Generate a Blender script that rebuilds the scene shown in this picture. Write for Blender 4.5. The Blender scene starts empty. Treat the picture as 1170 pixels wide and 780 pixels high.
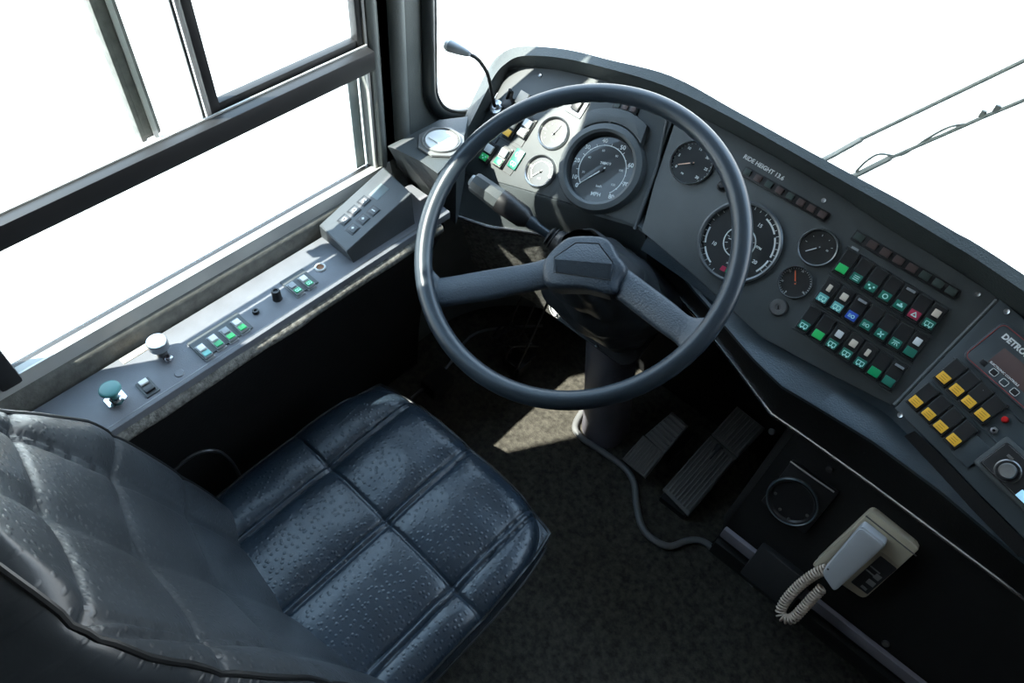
import bpy, bmesh, math, random
from mathutils import Vector, Matrix, noise
random.seed(7)
SC = bpy.context.scene
COL = SC.collection
PI = math.pi
# ------------------------------------------------------------------ camera
F = 854.0
Zc = Vector((.0735, .6156, .7846)).normalized()
Yc = Vector((.6738, .5495, -.4940)); Yc = (Yc - Zc * Yc.dot(Zc)).normalized()
Xc = Yc.cross(Zc)
EYE = Vector((0, 0, 1.70))
def ray(px, py):
    d = Vector(((px - 585) / F, -(py - 390) / F, -1.0))
    return Vector((Xc.dot(d), Yc.dot(d), Zc.dot(d)))
def onp(px, py, p, n):
    r = ray(px, py); return EYE + r * ((p - EYE).dot(n) / r.dot(n))
def onz(px, py, z): return onp(px, py, Vector((0, 0, z)), Vector((0, 0, 1)))
def onx(px, py, x): return onp(px, py, Vector((x, 0, 0)), Vector((1, 0, 0)))
def ony(px, py, y): return onp(px, py, Vector((0, y, 0)), Vector((0, 1, 0)))
def depth(P):
    v = P - EYE
    return -(Xc[2] * v.x + Yc[2] * v.y + Zc[2] * v.z)
cam = bpy.data.cameras.new('camera'); co = bpy.data.objects.new('camera', cam); COL.objects.link(co)
cam.sensor_width = 36; cam.lens = F / 1170 * 36; cam.clip_start = .02
co.matrix_world = Matrix(((Xc[0], Xc[1], Xc[2], 0), (Yc[0], Yc[1], Yc[2], 0), (Zc[0], Zc[1], Zc[2], 1.70), (0, 0, 0, 1)))
SC.camera = co

# ------------------------------------------------------------------ materials
def mat(name, col, rough=.5, metal=0, bump=0, scale=200, kind='noise', var=.12, spec=.5, emit=0, coat=0, vscale=None, detail=3):
    m = bpy.data.materials.new(name); m.use_nodes = True
    nt = m.node_tree; b = nt.nodes['Principled BSDF']
    b.inputs['Roughness'].default_value = rough; b.inputs['Metallic'].default_value = metal
    b.inputs['Specular IOR Level'].default_value = spec
    b.inputs['Coat Weight'].default_value = coat
    tc = nt.nodes.new('ShaderNodeTexCoord')
    n = nt.nodes.new('ShaderNodeTexNoise'); n.inputs['Scale'].default_value = vscale or 14; n.inputs['Detail'].default_value = 6
    nt.links.new(tc.outputs['Object'], n.inputs['Vector'])
    r = nt.nodes.new('ShaderNodeValToRGB'); r.color_ramp.elements[0].position = .3; r.color_ramp.elements[1].position = .7
    r.color_ramp.elements[0].color = [c * (1 - var) for c in col] + [1]
    r.color_ramp.elements[1].color = [min(1, c * (1 + var)) for c in col] + [1]
    nt.links.new(n.outputs['Fac'], r.inputs['Fac']); nt.links.new(r.outputs['Color'], b.inputs['Base Color'])
    if emit:
        b.inputs['Emission Color'].default_value = list(col) + [1]; b.inputs['Emission Strength'].default_value = emit
    if bump:
        bp = nt.nodes.new('ShaderNodeBump'); bp.inputs['Strength'].default_value = bump; bp.inputs['Distance'].default_value = .002
        if kind == 'noise':
            t = nt.nodes.new('ShaderNodeTexNoise'); t.inputs['Scale'].default_value = scale; t.inputs['Detail'].default_value = detail
            nt.links.new(tc.outputs['Object'], t.inputs['Vector']); nt.links.new(t.outputs['Fac'], bp.inputs['Height'])
        else:                                       # ostrich-grain leather: scattered raised pips + fine grain
            t = nt.nodes.new('ShaderNodeTexVoronoi'); t.voronoi_dimensions = '2D'; t.inputs['Scale'].default_value = scale; t.inputs['Randomness'].default_value = .8
            mp = nt.nodes.new('ShaderNodeMapping'); mp.inputs['Rotation'].default_value = (math.radians(90) if kind == 'leather_up' else 0, 0, 0)
            nt.links.new(tc.outputs['Object'], mp.inputs['Vector']); nt.links.new(mp.outputs['Vector'], t.inputs['Vector'])
            rr = nt.nodes.new('ShaderNodeValToRGB'); rr.color_ramp.elements[0].position = .10; rr.color_ramp.elements[1].position = .27
            rr.color_ramp.elements[0].color = (1, 1, 1, 1); rr.color_ramp.elements[1].color = (0, 0, 0, 1)
            nt.links.new(t.outputs['Distance'], rr.inputs['Fac'])
            t2 = nt.nodes.new('ShaderNodeTexNoise'); t2.inputs['Scale'].default_value = 260; t2.inputs['Detail'].default_value = 4
            nt.links.new(tc.outputs['Object'], t2.inputs['Vector'])
            ad = nt.nodes.new('ShaderNodeMath'); ad.operation = 'MULTIPLY_ADD'; ad.inputs[1].default_value = .22
            nt.links.new(t2.outputs['Fac'], ad.inputs[0]); nt.links.new(rr.outputs['Color'], ad.inputs[2])
            nt.links.new(ad.outputs[0], bp.inputs['Height'])
        nt.links.new(bp.outputs['Normal'], b.inputs['Normal'])
    return m
M = {}
M['dash'] = mat('dash_plastic', (.060, .069, .072), .5, bump=.25, scale=420)
M['pad'] = mat('padded_vinyl', (.050, .060, .060), .55, bump=.5, scale=350)
M['panel'] = mat('instrument_panel', (.055, .063, .065), .5, bump=.12, scale=600)
M['panelb'] = mat('auxiliary_panel', (.038, .050, .057), .45, bump=.12, scale=600)
M['tray'] = mat('lower_dash_vinyl', (.034, .052, .068), .36, bump=.35, scale=380, spec=.7)  # blue of the reflected sky mixed into the base colour
M['black'] = mat('black_plastic', (.010, .010, .011), .4)
M['soft'] = mat('soft_black_rubber', (.013, .013, .014), .7, bump=.3, scale=300)
M['wheel'] = mat('wheel_urethane', (.020, .029, .038), .33, bump=.10, scale=500)
M['spoke'] = mat('wheel_spoke_grain', (.034, .046, .060), .42, bump=.5, scale=330)
M['leather'] = mat('seat_leather', (.018, .028, .040), .30, bump=.24, scale=88, kind='leather', var=.2, spec=.6)
M['leather_up'] = mat('backrest_leather', (.026, .031, .036), .34, bump=.24, scale=88, kind='leather_up', var=.2)
M['piping'] = mat('seat_piping', (.008, .009, .010), .4)
M['boot'] = mat('boot_leather', (.030, .033, .036), .32, bump=.4, scale=60)
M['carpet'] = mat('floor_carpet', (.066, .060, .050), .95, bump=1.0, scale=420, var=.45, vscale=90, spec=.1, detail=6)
M['carpet_sunlit'] = mat('sunlit_carpet', (.17, .165, .15), .97, bump=1.0, scale=330, var=.5, vscale=120, spec=.05, detail=6)  # albedo raised to paint in sunlight that is blocked here
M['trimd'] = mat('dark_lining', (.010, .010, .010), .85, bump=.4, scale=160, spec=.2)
M['kick'] = mat('black_lower_panel', (.007, .007, .007), .6, bump=.3, scale=250, spec=.3)
M['console'] = mat('console_painted_metal', (.145, .152, .168), .5, bump=.15, scale=500, var=.08, vscale=30)
M['box'] = mat('keypad_box_plastic', (.055, .062, .068), .5, bump=.2, scale=500)
M['alu'] = mat('aluminium_frame', (.42, .42, .40), .4, .25, var=.1)
M['seal'] = mat('window_sill_rubber', (.10, .10, .09), .6, bump=.4, scale=180, var=.25, vscale=60)
M['frame'] = mat('black_window_frame', (.018, .018, .019), .45)
M['pillar'] = mat('pillar_vinyl', (.14, .155, .148), .62, bump=.2, scale=300)  # lightened base colour stands in for lens haze
M['gasket'] = mat('windshield_gasket', (.020, .024, .024), .4)
M['chrome'] = mat('chrome', (.75, .75, .77), .14, 1)
M['steel'] = mat('brushed_steel', (.55, .56, .57), .32, 1, bump=.1, scale=300)
M['dull'] = mat('dull_metal', (.20, .20, .20), .4, .9)
M['dial'] = mat('dial_black', (.012, .014, .015), .35, coat=.5)
M['ring'] = mat('gauge_bezel', (.12, .13, .135), .25, .3)
M['mark'] = mat('dial_white', (.62, .65, .64), .6)
M['orange'] = mat('needle_orange', (.85, .16, .05), .5)
M['peach'] = mat('needle_pale_orange', (.80, .50, .36), .5)
M['green'] = mat('lens_green', (.0, .30, .10), .35)
M['greend'] = mat('lens_dark_green', (.01, .15, .10), .35)
M['teal'] = mat('lens_teal', (.10, .36, .33), .35)
M['greenb'] = mat('lens_bright_green', (.02, .50, .12), .35)
M['red'] = mat('lens_red', (.36, .02, .06), .35)
M['led'] = mat('lens_red_led', (.55, .02, .02), .2)
M['blue'] = mat('lens_blue', (.02, .08, .42), .35)
M['amber'] = mat('lens_amber', (.80, .42, .03), .4)
M['cream'] = mat('paddle_cream', (.72, .62, .50), .45)
M['white'] = mat('paddle_white', (.75, .76, .74), .45)
M['grey'] = mat('paddle_grey', (.28, .30, .31), .45)
M['lensg'] = mat('tell_tale_grey_green', (.040, .058, .052), .4)
M['lensb'] = mat('tell_tale_brown', (.075, .048, .044), .4)
M['symbol'] = mat('symbol_pale_green', (.50, .85, .75), .5)
M['lcd'] = mat('display_brownish', (.095, .060, .058), .25, coat=.4)
M['redline'] = mat('red_outline', (.30, .03, .03), .5)
M['text'] = mat('white_lettering', (.72, .76, .76), .6)
M['phone'] = mat('phone_beige', (.50, .44, .33), .45, var=.04)
M['handset'] = mat('phone_grey', (.43, .44, .46), .4, var=.03)
M['cord'] = mat('phone_cord', (.58, .47, .38), .5)
M['label'] = mat('phone_dark_label', (.03, .03, .034), .4)
M['button_green'] = mat('mushroom_button_green', (.045, .17, .17), .35)
M['vent'] = mat('vent_plastic', (.16, .165, .165), .4)
M['cable'] = mat('floor_cable_rubber', (.17, .17, .17), .3)  # paler base takes in the light on its sunlit stretch
M['pedal'] = mat('pedal_rubber', (.11, .103, .092), .5, bump=.2, scale=300)  # base lightened to include sunlight falling on the pads
M['post'] = mat('steering_pedestal', (.15, .14, .16), .4)
M['rust'] = mat('socket_inside', (.20, .08, .03), .6)
M['ground'] = mat('concrete_ground', (.55, .55, .53), .9, bump=.5, scale=20, vscale=3)
M['headliner'] = mat('ceiling_lining', (.16, .16, .16), .9)
M['wallin'] = mat('wall_lining', (.07, .07, .07), .8)
M['wiper'] = mat('wiper_paint', (.24, .25, .22), .5)
M['blue_display'] = mat('radio_display', (.35, .65, .85), .3, emit=.6)
def glass():
    m = bpy.data.materials.new('window_glass'); m.use_nodes = True; nt = m.node_tree; nt.nodes.clear()
    o = nt.nodes.new('ShaderNodeOutputMaterial'); mx = nt.nodes.new('ShaderNodeMixShader')
    t = nt.nodes.new('ShaderNodeBsdfTransparent'); t.inputs[0].default_value = (.93, .96, .95, 1)
    g = nt.nodes.new('ShaderNodeBsdfGlossy'); g.inputs['Roughness'].default_value = .02
    fr = nt.nodes.new('ShaderNodeLayerWeight'); pw = nt.nodes.new('ShaderNodeMath'); pw.operation = 'POWER'; pw.inputs[1].default_value = 5
    ma = nt.nodes.new('ShaderNodeMath'); ma.operation = 'MULTIPLY_ADD'; ma.inputs[1].default_value = .5; ma.inputs[2].default_value = .02
    nt.links.new(fr.outputs['Facing'], pw.inputs[0]); nt.links.new(pw.outputs[0], ma.inputs[0]); nt.links.new(ma.outputs[0], mx.inputs[0]); nt.links.new(t.outputs[0], mx.inputs[1]); nt.links.new(g.outputs[0], mx.inputs[2])
    nt.links.new(mx.outputs[0], o.inputs[0]); return m
M['glass'] = glass()

# ------------------------------------------------------------------ mesh builder
def ident(): return Matrix.Identity(4)
def frame(o, u, v, n):
    return Matrix(((u.x, v.x, n.x, o.x), (u.y, v.y, n.y, o.y), (u.z, v.z, n.z, o.z), (0, 0, 0, 1)))
class MB:
    def __init__(s): s.bm = bmesh.new()
    def _add(s, bm2, T):
        bmesh.ops.transform(bm2, matrix=T, verts=bm2.verts)
        vm = {v: s.bm.verts.new(v.co) for v in bm2.verts}
        for f in bm2.faces:
            try: s.bm.faces.new([vm[v] for v in f.verts])
            except ValueError: pass
        bm2.free()
    def box(s, c, size, bev=0, T=None, seg=2):
        b = bmesh.new(); bmesh.ops.create_cube(b, size=1)
        bmesh.ops.scale(b, vec=size, verts=b.verts)
        if bev: bmesh.ops.bevel(b, geom=b.edges[:], offset=bev, segments=seg, profile=.6, affect='EDGES')
        bmesh.ops.translate(b, vec=c, verts=b.verts)
        s._add(b, T or ident()); return s
    def lathe(s, prof, seg=32, T=None, c=(0, 0, 0)):      # profile of (r, z)
        b = bmesh.new(); rings = []
        for r, z in prof:
            if r < 1e-6: rings.append([b.verts.new((c[0], c[1], c[2] + z))])
            else: rings.append([b.verts.new((c[0] + r * math.cos(2 * PI * k / seg), c[1] + r * math.sin(2 * PI * k / seg), c[2] + z)) for k in range(seg)])
        for a, d in zip(rings[:-1], rings[1:]):
            for k in range(seg):
                k2 = (k + 1) % seg
                q = [a[k % len(a)], a[k2 % len(a)], d[k2 % len(d)], d[k % len(d)]]
                q = [v for i, v in enumerate(q) if v not in q[:i]]
                if len(q) > 2:
                    try: b.faces.new(q)
                    except ValueError: pass
        s._add(b, T or ident()); return s
    def prism(s, pts, z0, z1, bev=0, T=None):
        b = bmesh.new()
        f = b.faces.new([b.verts.new((p[0], p[1], z0)) for p in pts])
        r = bmesh.ops.extrude_face_region(b, geom=[f])
        vs = [v for v in r['geom'] if isinstance(v, bmesh.types.BMVert)]
        bmesh.ops.translate(b, vec=(0, 0, z1 - z0), verts=vs)
        if bev:
            top = [e for e in b.edges if all(abs(v.co.z - z1) < 1e-7 for v in e.verts)]
            bmesh.ops.bevel(b, geom=top, offset=bev, segments=2, profile=.6, affect='EDGES')
        s._add(b, T or ident()); return s
    def tube(s, pts, r, seg=10, closed=False, T=None, caps=True, flat=1.0):
        pts = [Vector(p) for p in pts]; n = len(pts)
        rr = r if isinstance(r, (list, tuple)) else [r] * n
        b = bmesh.new(); rings = []; up = None
        for i, p in enumerate(pts):
            a = pts[(i - 1) % n] if (closed or i) else pts[0]
            c = pts[(i + 1) % n] if (closed or i < n - 1) else pts[-1]
            t = (c - a).normalized()
            if up is None: up = t.orthogonal().normalized()
            up = (up - t * up.dot(t)).normalized(); w = t.cross(up)
            rings.append([b.verts.new(p + (up * math.cos(2 * PI * k / seg) * flat + w * math.sin(2 * PI * k / seg)) * rr[i]) for k in range(seg)])
        m = n if closed else n - 1
        for i in range(m):
            A, B = rings[i], rings[(i + 1) % n]
            for k in range(seg): b.faces.new((A[k], A[(k + 1) % seg], B[(k + 1) % seg], B[k]))
        if not closed and caps: b.faces.new(rings[0][::-1]); b.faces.new(rings[-1])
        s._add(b, T or ident()); return s
    def grid(s, rows, closed=False, T=None):
        b = bmesh.new(); V = [[b.verts.new(p) for p in r] for r in rows]
        for i in range(len(V) - 1):
            k = len(V[i])
            for j in range(k if closed else k - 1):
                q = [V[i][j], V[i][(j + 1) % k], V[i + 1][(j + 1) % k], V[i + 1][j]]
                b.faces.new(q)
        s._add(b, T or ident()); return s
    def poly(s, pts, T=None):
        b = bmesh.new(); b.faces.new([b.verts.new(p) for p in pts]); s._add(b, T or ident()); return s
    def mesh(s, name, m, ang=38):
        bmesh.ops.remove_doubles(s.bm, verts=s.bm.verts, dist=1e-6)
        bmesh.ops.recalc_face_normals(s.bm, faces=s.bm.faces)
        me = bpy.data.meshes.new(name); s.bm.to_mesh(me); s.bm.free()
        me.materials.append(m)
        me.polygons.foreach_set('use_smooth', [True] * len(me.polygons)); me.set_sharp_from_angle(angle=math.radians(ang))
        return me
WM = {}
def link(name, data, parent=None, W=None):
    """object with world matrix W; vertices are local to W"""
    o = bpy.data.objects.new(name, data); COL.objects.link(o)
    W = W or ident(); WM[o] = W
    if parent is not None:
        o.parent = parent; o.matrix_parent_inverse = ident(); o.matrix_basis = WM[parent].inverted() @ W
    else: o.matrix_basis = W
    return o
def part(name, mb, m, parent=None, W=None, ang=38):
    return link(name, mb.mesh(name, m if not isinstance(m, str) else M[m], ang), parent, W)
def copy_tree(o, parent, W):
    """copies a part with its sub-parts"""
    c = o.copy(); COL.objects.link(c); WM[c] = W
    c.parent = parent; c.matrix_parent_inverse = ident(); c.matrix_basis = WM[parent].inverted() @ W
    for ch in [x for x in WM if x.parent == o]:
        copy_tree(ch, c, W @ (WM[o].inverted() @ WM[ch]))
    return c
def thing(name, loc, label, cat, group=None):
    o = link(name, None, None, Matrix.Translation(loc)); o.empty_display_size = .02
    o['label'] = label; o['category'] = cat
    if group: o['group'] = group
    return o
def tag(o, label, cat, group=None):
    o['label'] = label; o['category'] = cat
    if group: o['group'] = group
    return o
def struct(name, mb, m, parent=None, ang=38):
    o = part(name, mb, m, parent, ang=ang)
    if parent is None: o['kind'] = 'structure'
    return o
def text_mesh(txt, size, m, align='CENTER', bold=.0, extr=.0003, spacing=1.0):
    c = bpy.data.curves.new('lettering', 'FONT'); c.body = txt; c.size = size; c.align_x = align; c.align_y = 'CENTER'
    c.extrude = extr; c.offset = bold; c.resolution_u = 3; c.space_character = spacing
    o = bpy.data.objects.new('tmp', c); COL.objects.link(o)
    dg = bpy.context.evaluated_depsgraph_get(); dg.update()
    me = bpy.data.meshes.new_from_object(o.evaluated_get(dg)); me.name = 'lettering'
    bpy.data.objects.remove(o); bpy.data.curves.remove(c)
    me.materials.clear(); me.materials.append(m)
    return me
def join_meshes(items, m):     # [(mesh, Matrix)] -> one mesh
    bm = bmesh.new()
    for me, T in items:
        b = bmesh.new(); b.from_mesh(me); bmesh.ops.transform(b, matrix=T, verts=b.verts)
        t = bpy.data.meshes.new('t'); b.to_mesh(t); b.free(); bm.from_mesh(t); bpy.data.meshes.remove(t)
    out = bpy.data.meshes.new('markings'); bm.to_mesh(out); bm.free(); out.materials.append(m); return out
def Tr(x, y, z=0, rot=0): return Matrix.Translation((x, y, z)) @ Matrix.Rotation(rot, 4, 'Z')
def lerp(a, b, t): return a + (b - a) * t
def smooth_path(pts, k=6, closed=False):
    pts = [Vector(p) for p in pts]; n = len(pts); out = []
    for i in range(n if closed else n - 1):
        if closed: p = [pts[(i + d) % n] for d in (-1, 0, 1, 2)]
        else: p = [pts[max(0, min(n - 1, i + d))] for d in (-1, 0, 1, 2)]
        for j in range(k):
            t = j / k
            out.append(.5 * ((2 * p[1]) + (-p[0] + p[2]) * t + (2 * p[0] - 5 * p[1] + 4 * p[2] - p[3]) * t * t + (-p[0] + 3 * p[1] - 3 * p[2] + p[3]) * t ** 3))
    if not closed: out.append(pts[-1])
    return out

def rrect(w, h, r, n=6):
    out = []
    for cx, cy, a0 in ((w / 2 - r, h / 2 - r, 0), (-w / 2 + r, h / 2 - r, 90), (-w / 2 + r, -h / 2 + r, 180), (w / 2 - r, -h / 2 + r, 270)):
        for k in range(n + 1): a = math.radians(a0 + 90 * k / n); out.append((cx + r * math.cos(a), cy + r * math.sin(a)))
    return out
# ================================================================== SETTING
XW = -.91                                # inner face of the driver's side wall
ZL = .72                                 # console top
ZF = .15                                 # floor level
# outside ground
g = MB(); g.grid([[(x, y, -1.25) for x in (-40, -8, 0, 8, 40)] for y in (-40, -8, 0, 8, 40)]); struct('ground', g, 'ground')
f = MB(); f.box((.35, -.12, ZF - .03), (2.60, 3.0, .06)); struct('floor', f, 'carpet')
c = MB(); c.box((.35, -.12, 2.02), (2.60, 3.0, .05)); struct('ceiling', c, 'headliner')
w = MB(); w.box((1.66, -.12, 1.0), (.05, 3.0, 2.1)); struct('wall_right', w, 'wallin')
w = MB(); w.box((.35, -1.62, 1.0), (2.60, .05, 2.1)); struct('wall_back', w, 'wallin')
# driver's side wall with window opening y Y0..Y1, z Z0..Z1
Y0, Y1, Z0, Z1 = .024, .705, .772, 1.68
w = MB()
def lwall(y0, y1, z0, z1, t=.02): w.box((XW - t / 2, (y0 + y1) / 2, (z0 + z1) / 2), (t, y1 - y0, z1 - z0))
lwall(-1.6, .80, -.0, Z0 - .010, .014); lwall(-1.6, Y0, Z0 - .008, 2.0); lwall(Y0, Y1, Z1, 2.0); lwall(Y1, .80, Z0 - .008, 2.0)
struct('wall_left', w, 'pillar')
# window 1: frame with sill, rail, mullion, stiles, sashes
wf = MB()
wf.box((XW - .010, (Y0 + Y1) / 2, Z0 - .006), (.016, Y1 - Y0, .010), .002)
wf.box((XW - .02, (Y0 + Y1) / 2, Z1), (.04, Y1 - Y0, .03), .002)
wf.box((XW + .002, Y0 - .012, (Z0 + Z1) / 2), (.032, .032, Z1 - Z0 + .02), .006)
win = struct('window_1', wf, 'frame')
r = MB(); r.box((XW + .019, (Y0 + Y1) / 2, 1.008), (.022, Y1 - Y0, .034), .003)
r.box((XW + .003, (Y0 + Y1) / 2, .983), (.016, Y1 - Y0, .015), .002)  # strip kept out of view, shaped so the rail's shadow stays unbroken
part('mid_rail', r, 'frame', win)
r = MB(); r.box((XW + .010, (Y0 + Y1) / 2, 1.0260), (.003, Y1 - Y0, .003)); part('rail_track', r, 'alu', win)
r = MB(); r.box((XW - .008, .4295, 1.32), (.020, .016, .64), .003); part('sash_mullion', r, 'frame', win)
r = MB(); r.box((XW - .020, .4175, 1.32), (.010, .005, .64), .001); part('mullion_bead', r, 'alu', win)
r = MB(); r.box((XW - .008, (.437 + Y1) / 2, 1.014), (.016, Y1 - .437, .040), .003); part('sash_bottom_rail', r, 'frame', win)
r = MB(); r.box((XW - .022, (.02 + .42) / 2, 1.000), (.008, .40, .012), .002); part('sash_bottom_rail', r, 'alu', win)
r = MB(); r.box((XW - .045, .345, 1.32), (.018, .030, .64), .006); r.box((XW - .045, .331, 1.32), (.022, .008, .64), .002); part('sash_stile', r, 'seal', win)
r = MB(); r.box((XW - .034, .349, 1.32), (.004, .007, .64), .001); part('stile_bead', r, 'alu', win)
r = MB(); r.box((XW - .006, Y1 - .006, 1.32), (.018, .012, .64), .003); part('sash_stile', r, 'frame', win)
r = MB(); r.box((XW - .022, Y1 - .016, (Z0 + .975) / 2), (.012, .022, .975 - Z0), .002); part('brush_seal', r, 'grey', win)
r = MB(); r.box((XW + .002, Y1 + .003, (Z0 + Z1) / 2), (.008, .006, Z1 - Z0), .002)
part('jamb_bead', r, 'alu', win)
for y0, y1, z0, z1, xx in ((Y0, Y1, Z0, .970, XW - .014), (.437, Y1, 1.03, Z1, XW - .010), (Y0, .42, 1.02, Z1, XW - .022)):
    r = MB(); r.box((xx, (y0 + y1) / 2, (z0 + z1) / 2), (.003, y1 - y0, z1 - z0)); part('glass_pane', r, 'glass', win)
# sill: light ledge strip, lip and darker rubber face stepping down to the console
s = MB()
prof = [(-.914, .774), (-.903, .771), (-.901, .7745), (-.898, .7745), (-.896, .768), (-.893, .752)]
s.grid([[(x, y, z) for y in (-.3, 0.0, .35, .70, .735)] for x, z in prof]); struct('trim_1', s, 'alu')
s = MB(); prof = [(-.8935, .7525), (-.889, .750), (-.885, .742), (-.883, .700)]
s.grid([[(x, y, z) for y in (-.3, 0.0, .35, .735)] for x, z in prof]); struct('trim_2', s, 'seal')
# side lining below the console (carpeted), bulging a little
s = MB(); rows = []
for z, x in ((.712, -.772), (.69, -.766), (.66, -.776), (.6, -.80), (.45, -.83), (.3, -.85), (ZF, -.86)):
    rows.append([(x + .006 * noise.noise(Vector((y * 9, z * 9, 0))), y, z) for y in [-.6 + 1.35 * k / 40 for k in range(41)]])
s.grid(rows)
struct('wall_left_lining', s, 'trimd')  # near-black colour carries the shade under the console
s = MB(); s.tube([(-.767 + .004 * noise.noise(Vector((k * .4, 0, 0))), -.5 + .031 * k, .694 + .003 * noise.noise(Vector((k * .5, 3, 0)))) for k in range(41)], .012, 12); struct('trim_6', s, 'carpet_sunlit')  # top fringe of the carpet, sunlight put into its paler colour
# ---- curved front wall / windshield
def plan(sv):                            # arclength-like parameter -> (x, y)
    a = sv
    if a < .12: return (XW, .74 + a)
    R = .30; a -= .12; L = R * PI / 2
    if a < L:
        t = a / R; return (XW + R - R * math.cos(t), .86 + R * math.sin(t))
    return (XW + R + (a - L), .86 + R)
def fw(sv, z, off=0):
    p = Vector((*plan(sv), 0)); d = (Vector((*plan(sv + .01), 0)) - Vector((*plan(sv - .01), 0))).normalized()
    nrm = Vector((d.y, -d.x, 0)); q = p + nrm * off; return Vector((q.x, q.y, z + 0))
SMAX = 2.80
w = MB()
svs = [k * SMAX / 120 for k in range(121)]
hs0, hs1, hz0, hz1, hr = .118, 2.66, .80, 1.85, .09
def loop(expand=0, n=12):
    a0, a1, b0, b1, r_ = hs0 - expand, hs1 + expand, hz0 - expand, hz1 + expand, hr + expand
    out = []
    m = 90
    for k in range(m): out.append((lerp(a0 + r_, a1 - r_, k / m), b0))
    for k in range(n): t = k / n * PI / 2; out.append((a1 - r_ + r_ * math.sin(t), b0 + r_ - r_ * math.cos(t)))
    for k in range(6): out.append((a1, lerp(b0 + r_, b1 - r_, k / 6)))
    for k in range(n): t = k / n * PI / 2; out.append((a1 - r_ + r_ * math.cos(t), b1 - r_ + r_ * math.sin(t)))
    for k in range(m): out.append((lerp(a1 - r_, a0 + r_, k / m), b1))
    for k in range(n): t = k / n * PI / 2; out.append((a0 + r_ - r_ * math.sin(t), b1 - r_ + r_ * math.cos(t)))
    for k in range(6): out.append((a0, lerp(b1 - r_, b0 + r_, k / 6)))
    for k in range(n): t = k / n * PI / 2; out.append((a0 + r_ - r_ * math.cos(t), b0 + r_ - r_ * math.sin(t)))
    return out
def outer(sv, z):
    # project hole loop point to the outer rectangle
    if abs(z - hz0) < 1e-6 or z < hz0 + hr and hs0 + hr <= sv <= hs1 - hr: return (sv, 0)
    return None
L1 = loop(.02); rows = [[], [], [], []]
for (sv, z) in L1:
    s2, z2 = sv, z
    if z <= hz0 + hr and hs0 + hr - .001 <= sv <= hs1 - hr + .001: s2, z2 = sv, 0
    elif z >= hz1 - hr and hs0 + hr - .001 <= sv <= hs1 - hr + .001: s2, z2 = sv, 2.0
    elif sv < hs0 + hr:
        if z < hz0 + hr: t = (hz0 + hr - z) / (hr + .02); s2, z2 = (0, lerp(z, 0, min(1, t * 1.0))) if t < .6 else (lerp(0, hs0 + hr, (t - .6) / .4), 0)
        elif z > hz1 - hr: t = (z - hz1 + hr) / (hr + .02); s2, z2 = (0, lerp(z, 2.0, t / .6)) if t < .6 else (lerp(0, hs0 + hr, (t - .6) / .4), 2.0)
        else: s2 = 0
    else:
        if z < hz0 + hr: t = (hz0 + hr - z) / (hr + .02); s2, z2 = (SMAX, lerp(z, 0, t)) if t < .6 else (lerp(SMAX, hs1 - hr, (t - .6) / .4), 0)
        elif z > hz1 - hr: t = (z - hz1 + hr) / (hr + .02); s2, z2 = (SMAX, lerp(z, 2.0, t / .6)) if t < .6 else (lerp(SMAX, hs1 - hr, (t - .6) / .4), 2.0)
        else: s2 = SMAX
    for q in range(4):
        t = (0, .12, .5, 1)[q]; rows[q].append(fw(lerp(sv, s2, t), lerp(z, z2, t)))
w.grid(rows, closed=True)
struct('wall_front', w, 'pillar')
# pillar moulding: soft vertical ribs seen between the two windows
pm = MB()
pm.tube([(XW + .004, .722, .74), (XW + .004, .722, 1.98)], .010, 12)
pm.tube([(XW + .003, .775, .74), (XW + .003, .775, 1.98)], .016, 14, flat=1)
struct('trim_3', pm, 'pillar')
gk = MB(); gk.tube([fw(a, b, .004) for a, b in loop(.012)], .013, 12, closed=True); win2 = struct('window_2', gk, 'gasket')
gk = MB(); gk.tube([fw(a, b, .010) for a, b in loop(-.001)], .0035, 8, closed=True); part('bright_bead', gk, 'dull', win2)
gp = MB(); gp.grid([[fw(lerp(hs0, hs1, k / 100), z, -.004) for k in range(101)] for z in (hz0, 1.1, 1.5, hz1)]); part('glass_pane', gp, 'glass', win2)

# ================================================================== DASHBOARD
P0 = EYE + ray(845, 277) * 1.27
NP = Vector((0, -math.sin(PI / 4), math.cos(PI / 4)))
def PL(px, py, off=0): return onp(px, py, P0 + NP * off, NP)
U = Vector((1, 0, 0)); V = Vector((0, math.cos(PI / 4), math.sin(PI / 4)))       # u across, v up the slope
# columns of the right panel run slightly rotated
ang = math.radians(2.0)
U2 = U * math.cos(ang) + V * math.sin(ang) * .4; U2.normalize(); V2 = NP.cross(U2)
# facet with the amber switches
Rb = PL(1020, 462); Rt = PL(1140, 340)
U3 = Vector((math.cos(math.radians(17)), -math.sin(math.radians(17)), 0))
V3 = (Rt - Rb).normalized(); N3 = U3.cross(V3).normalized(); V3 = N3.cross(U3).normalized()
def PR(px, py, off=0): return onp(px, py, Rb + N3 * off, N3)

dash = thing('dashboard', (-.3, 1.0, .65), 'curved dark grey bus dashboard with gauges and rows of rocker switches below the windshield', 'dashboard')
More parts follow.
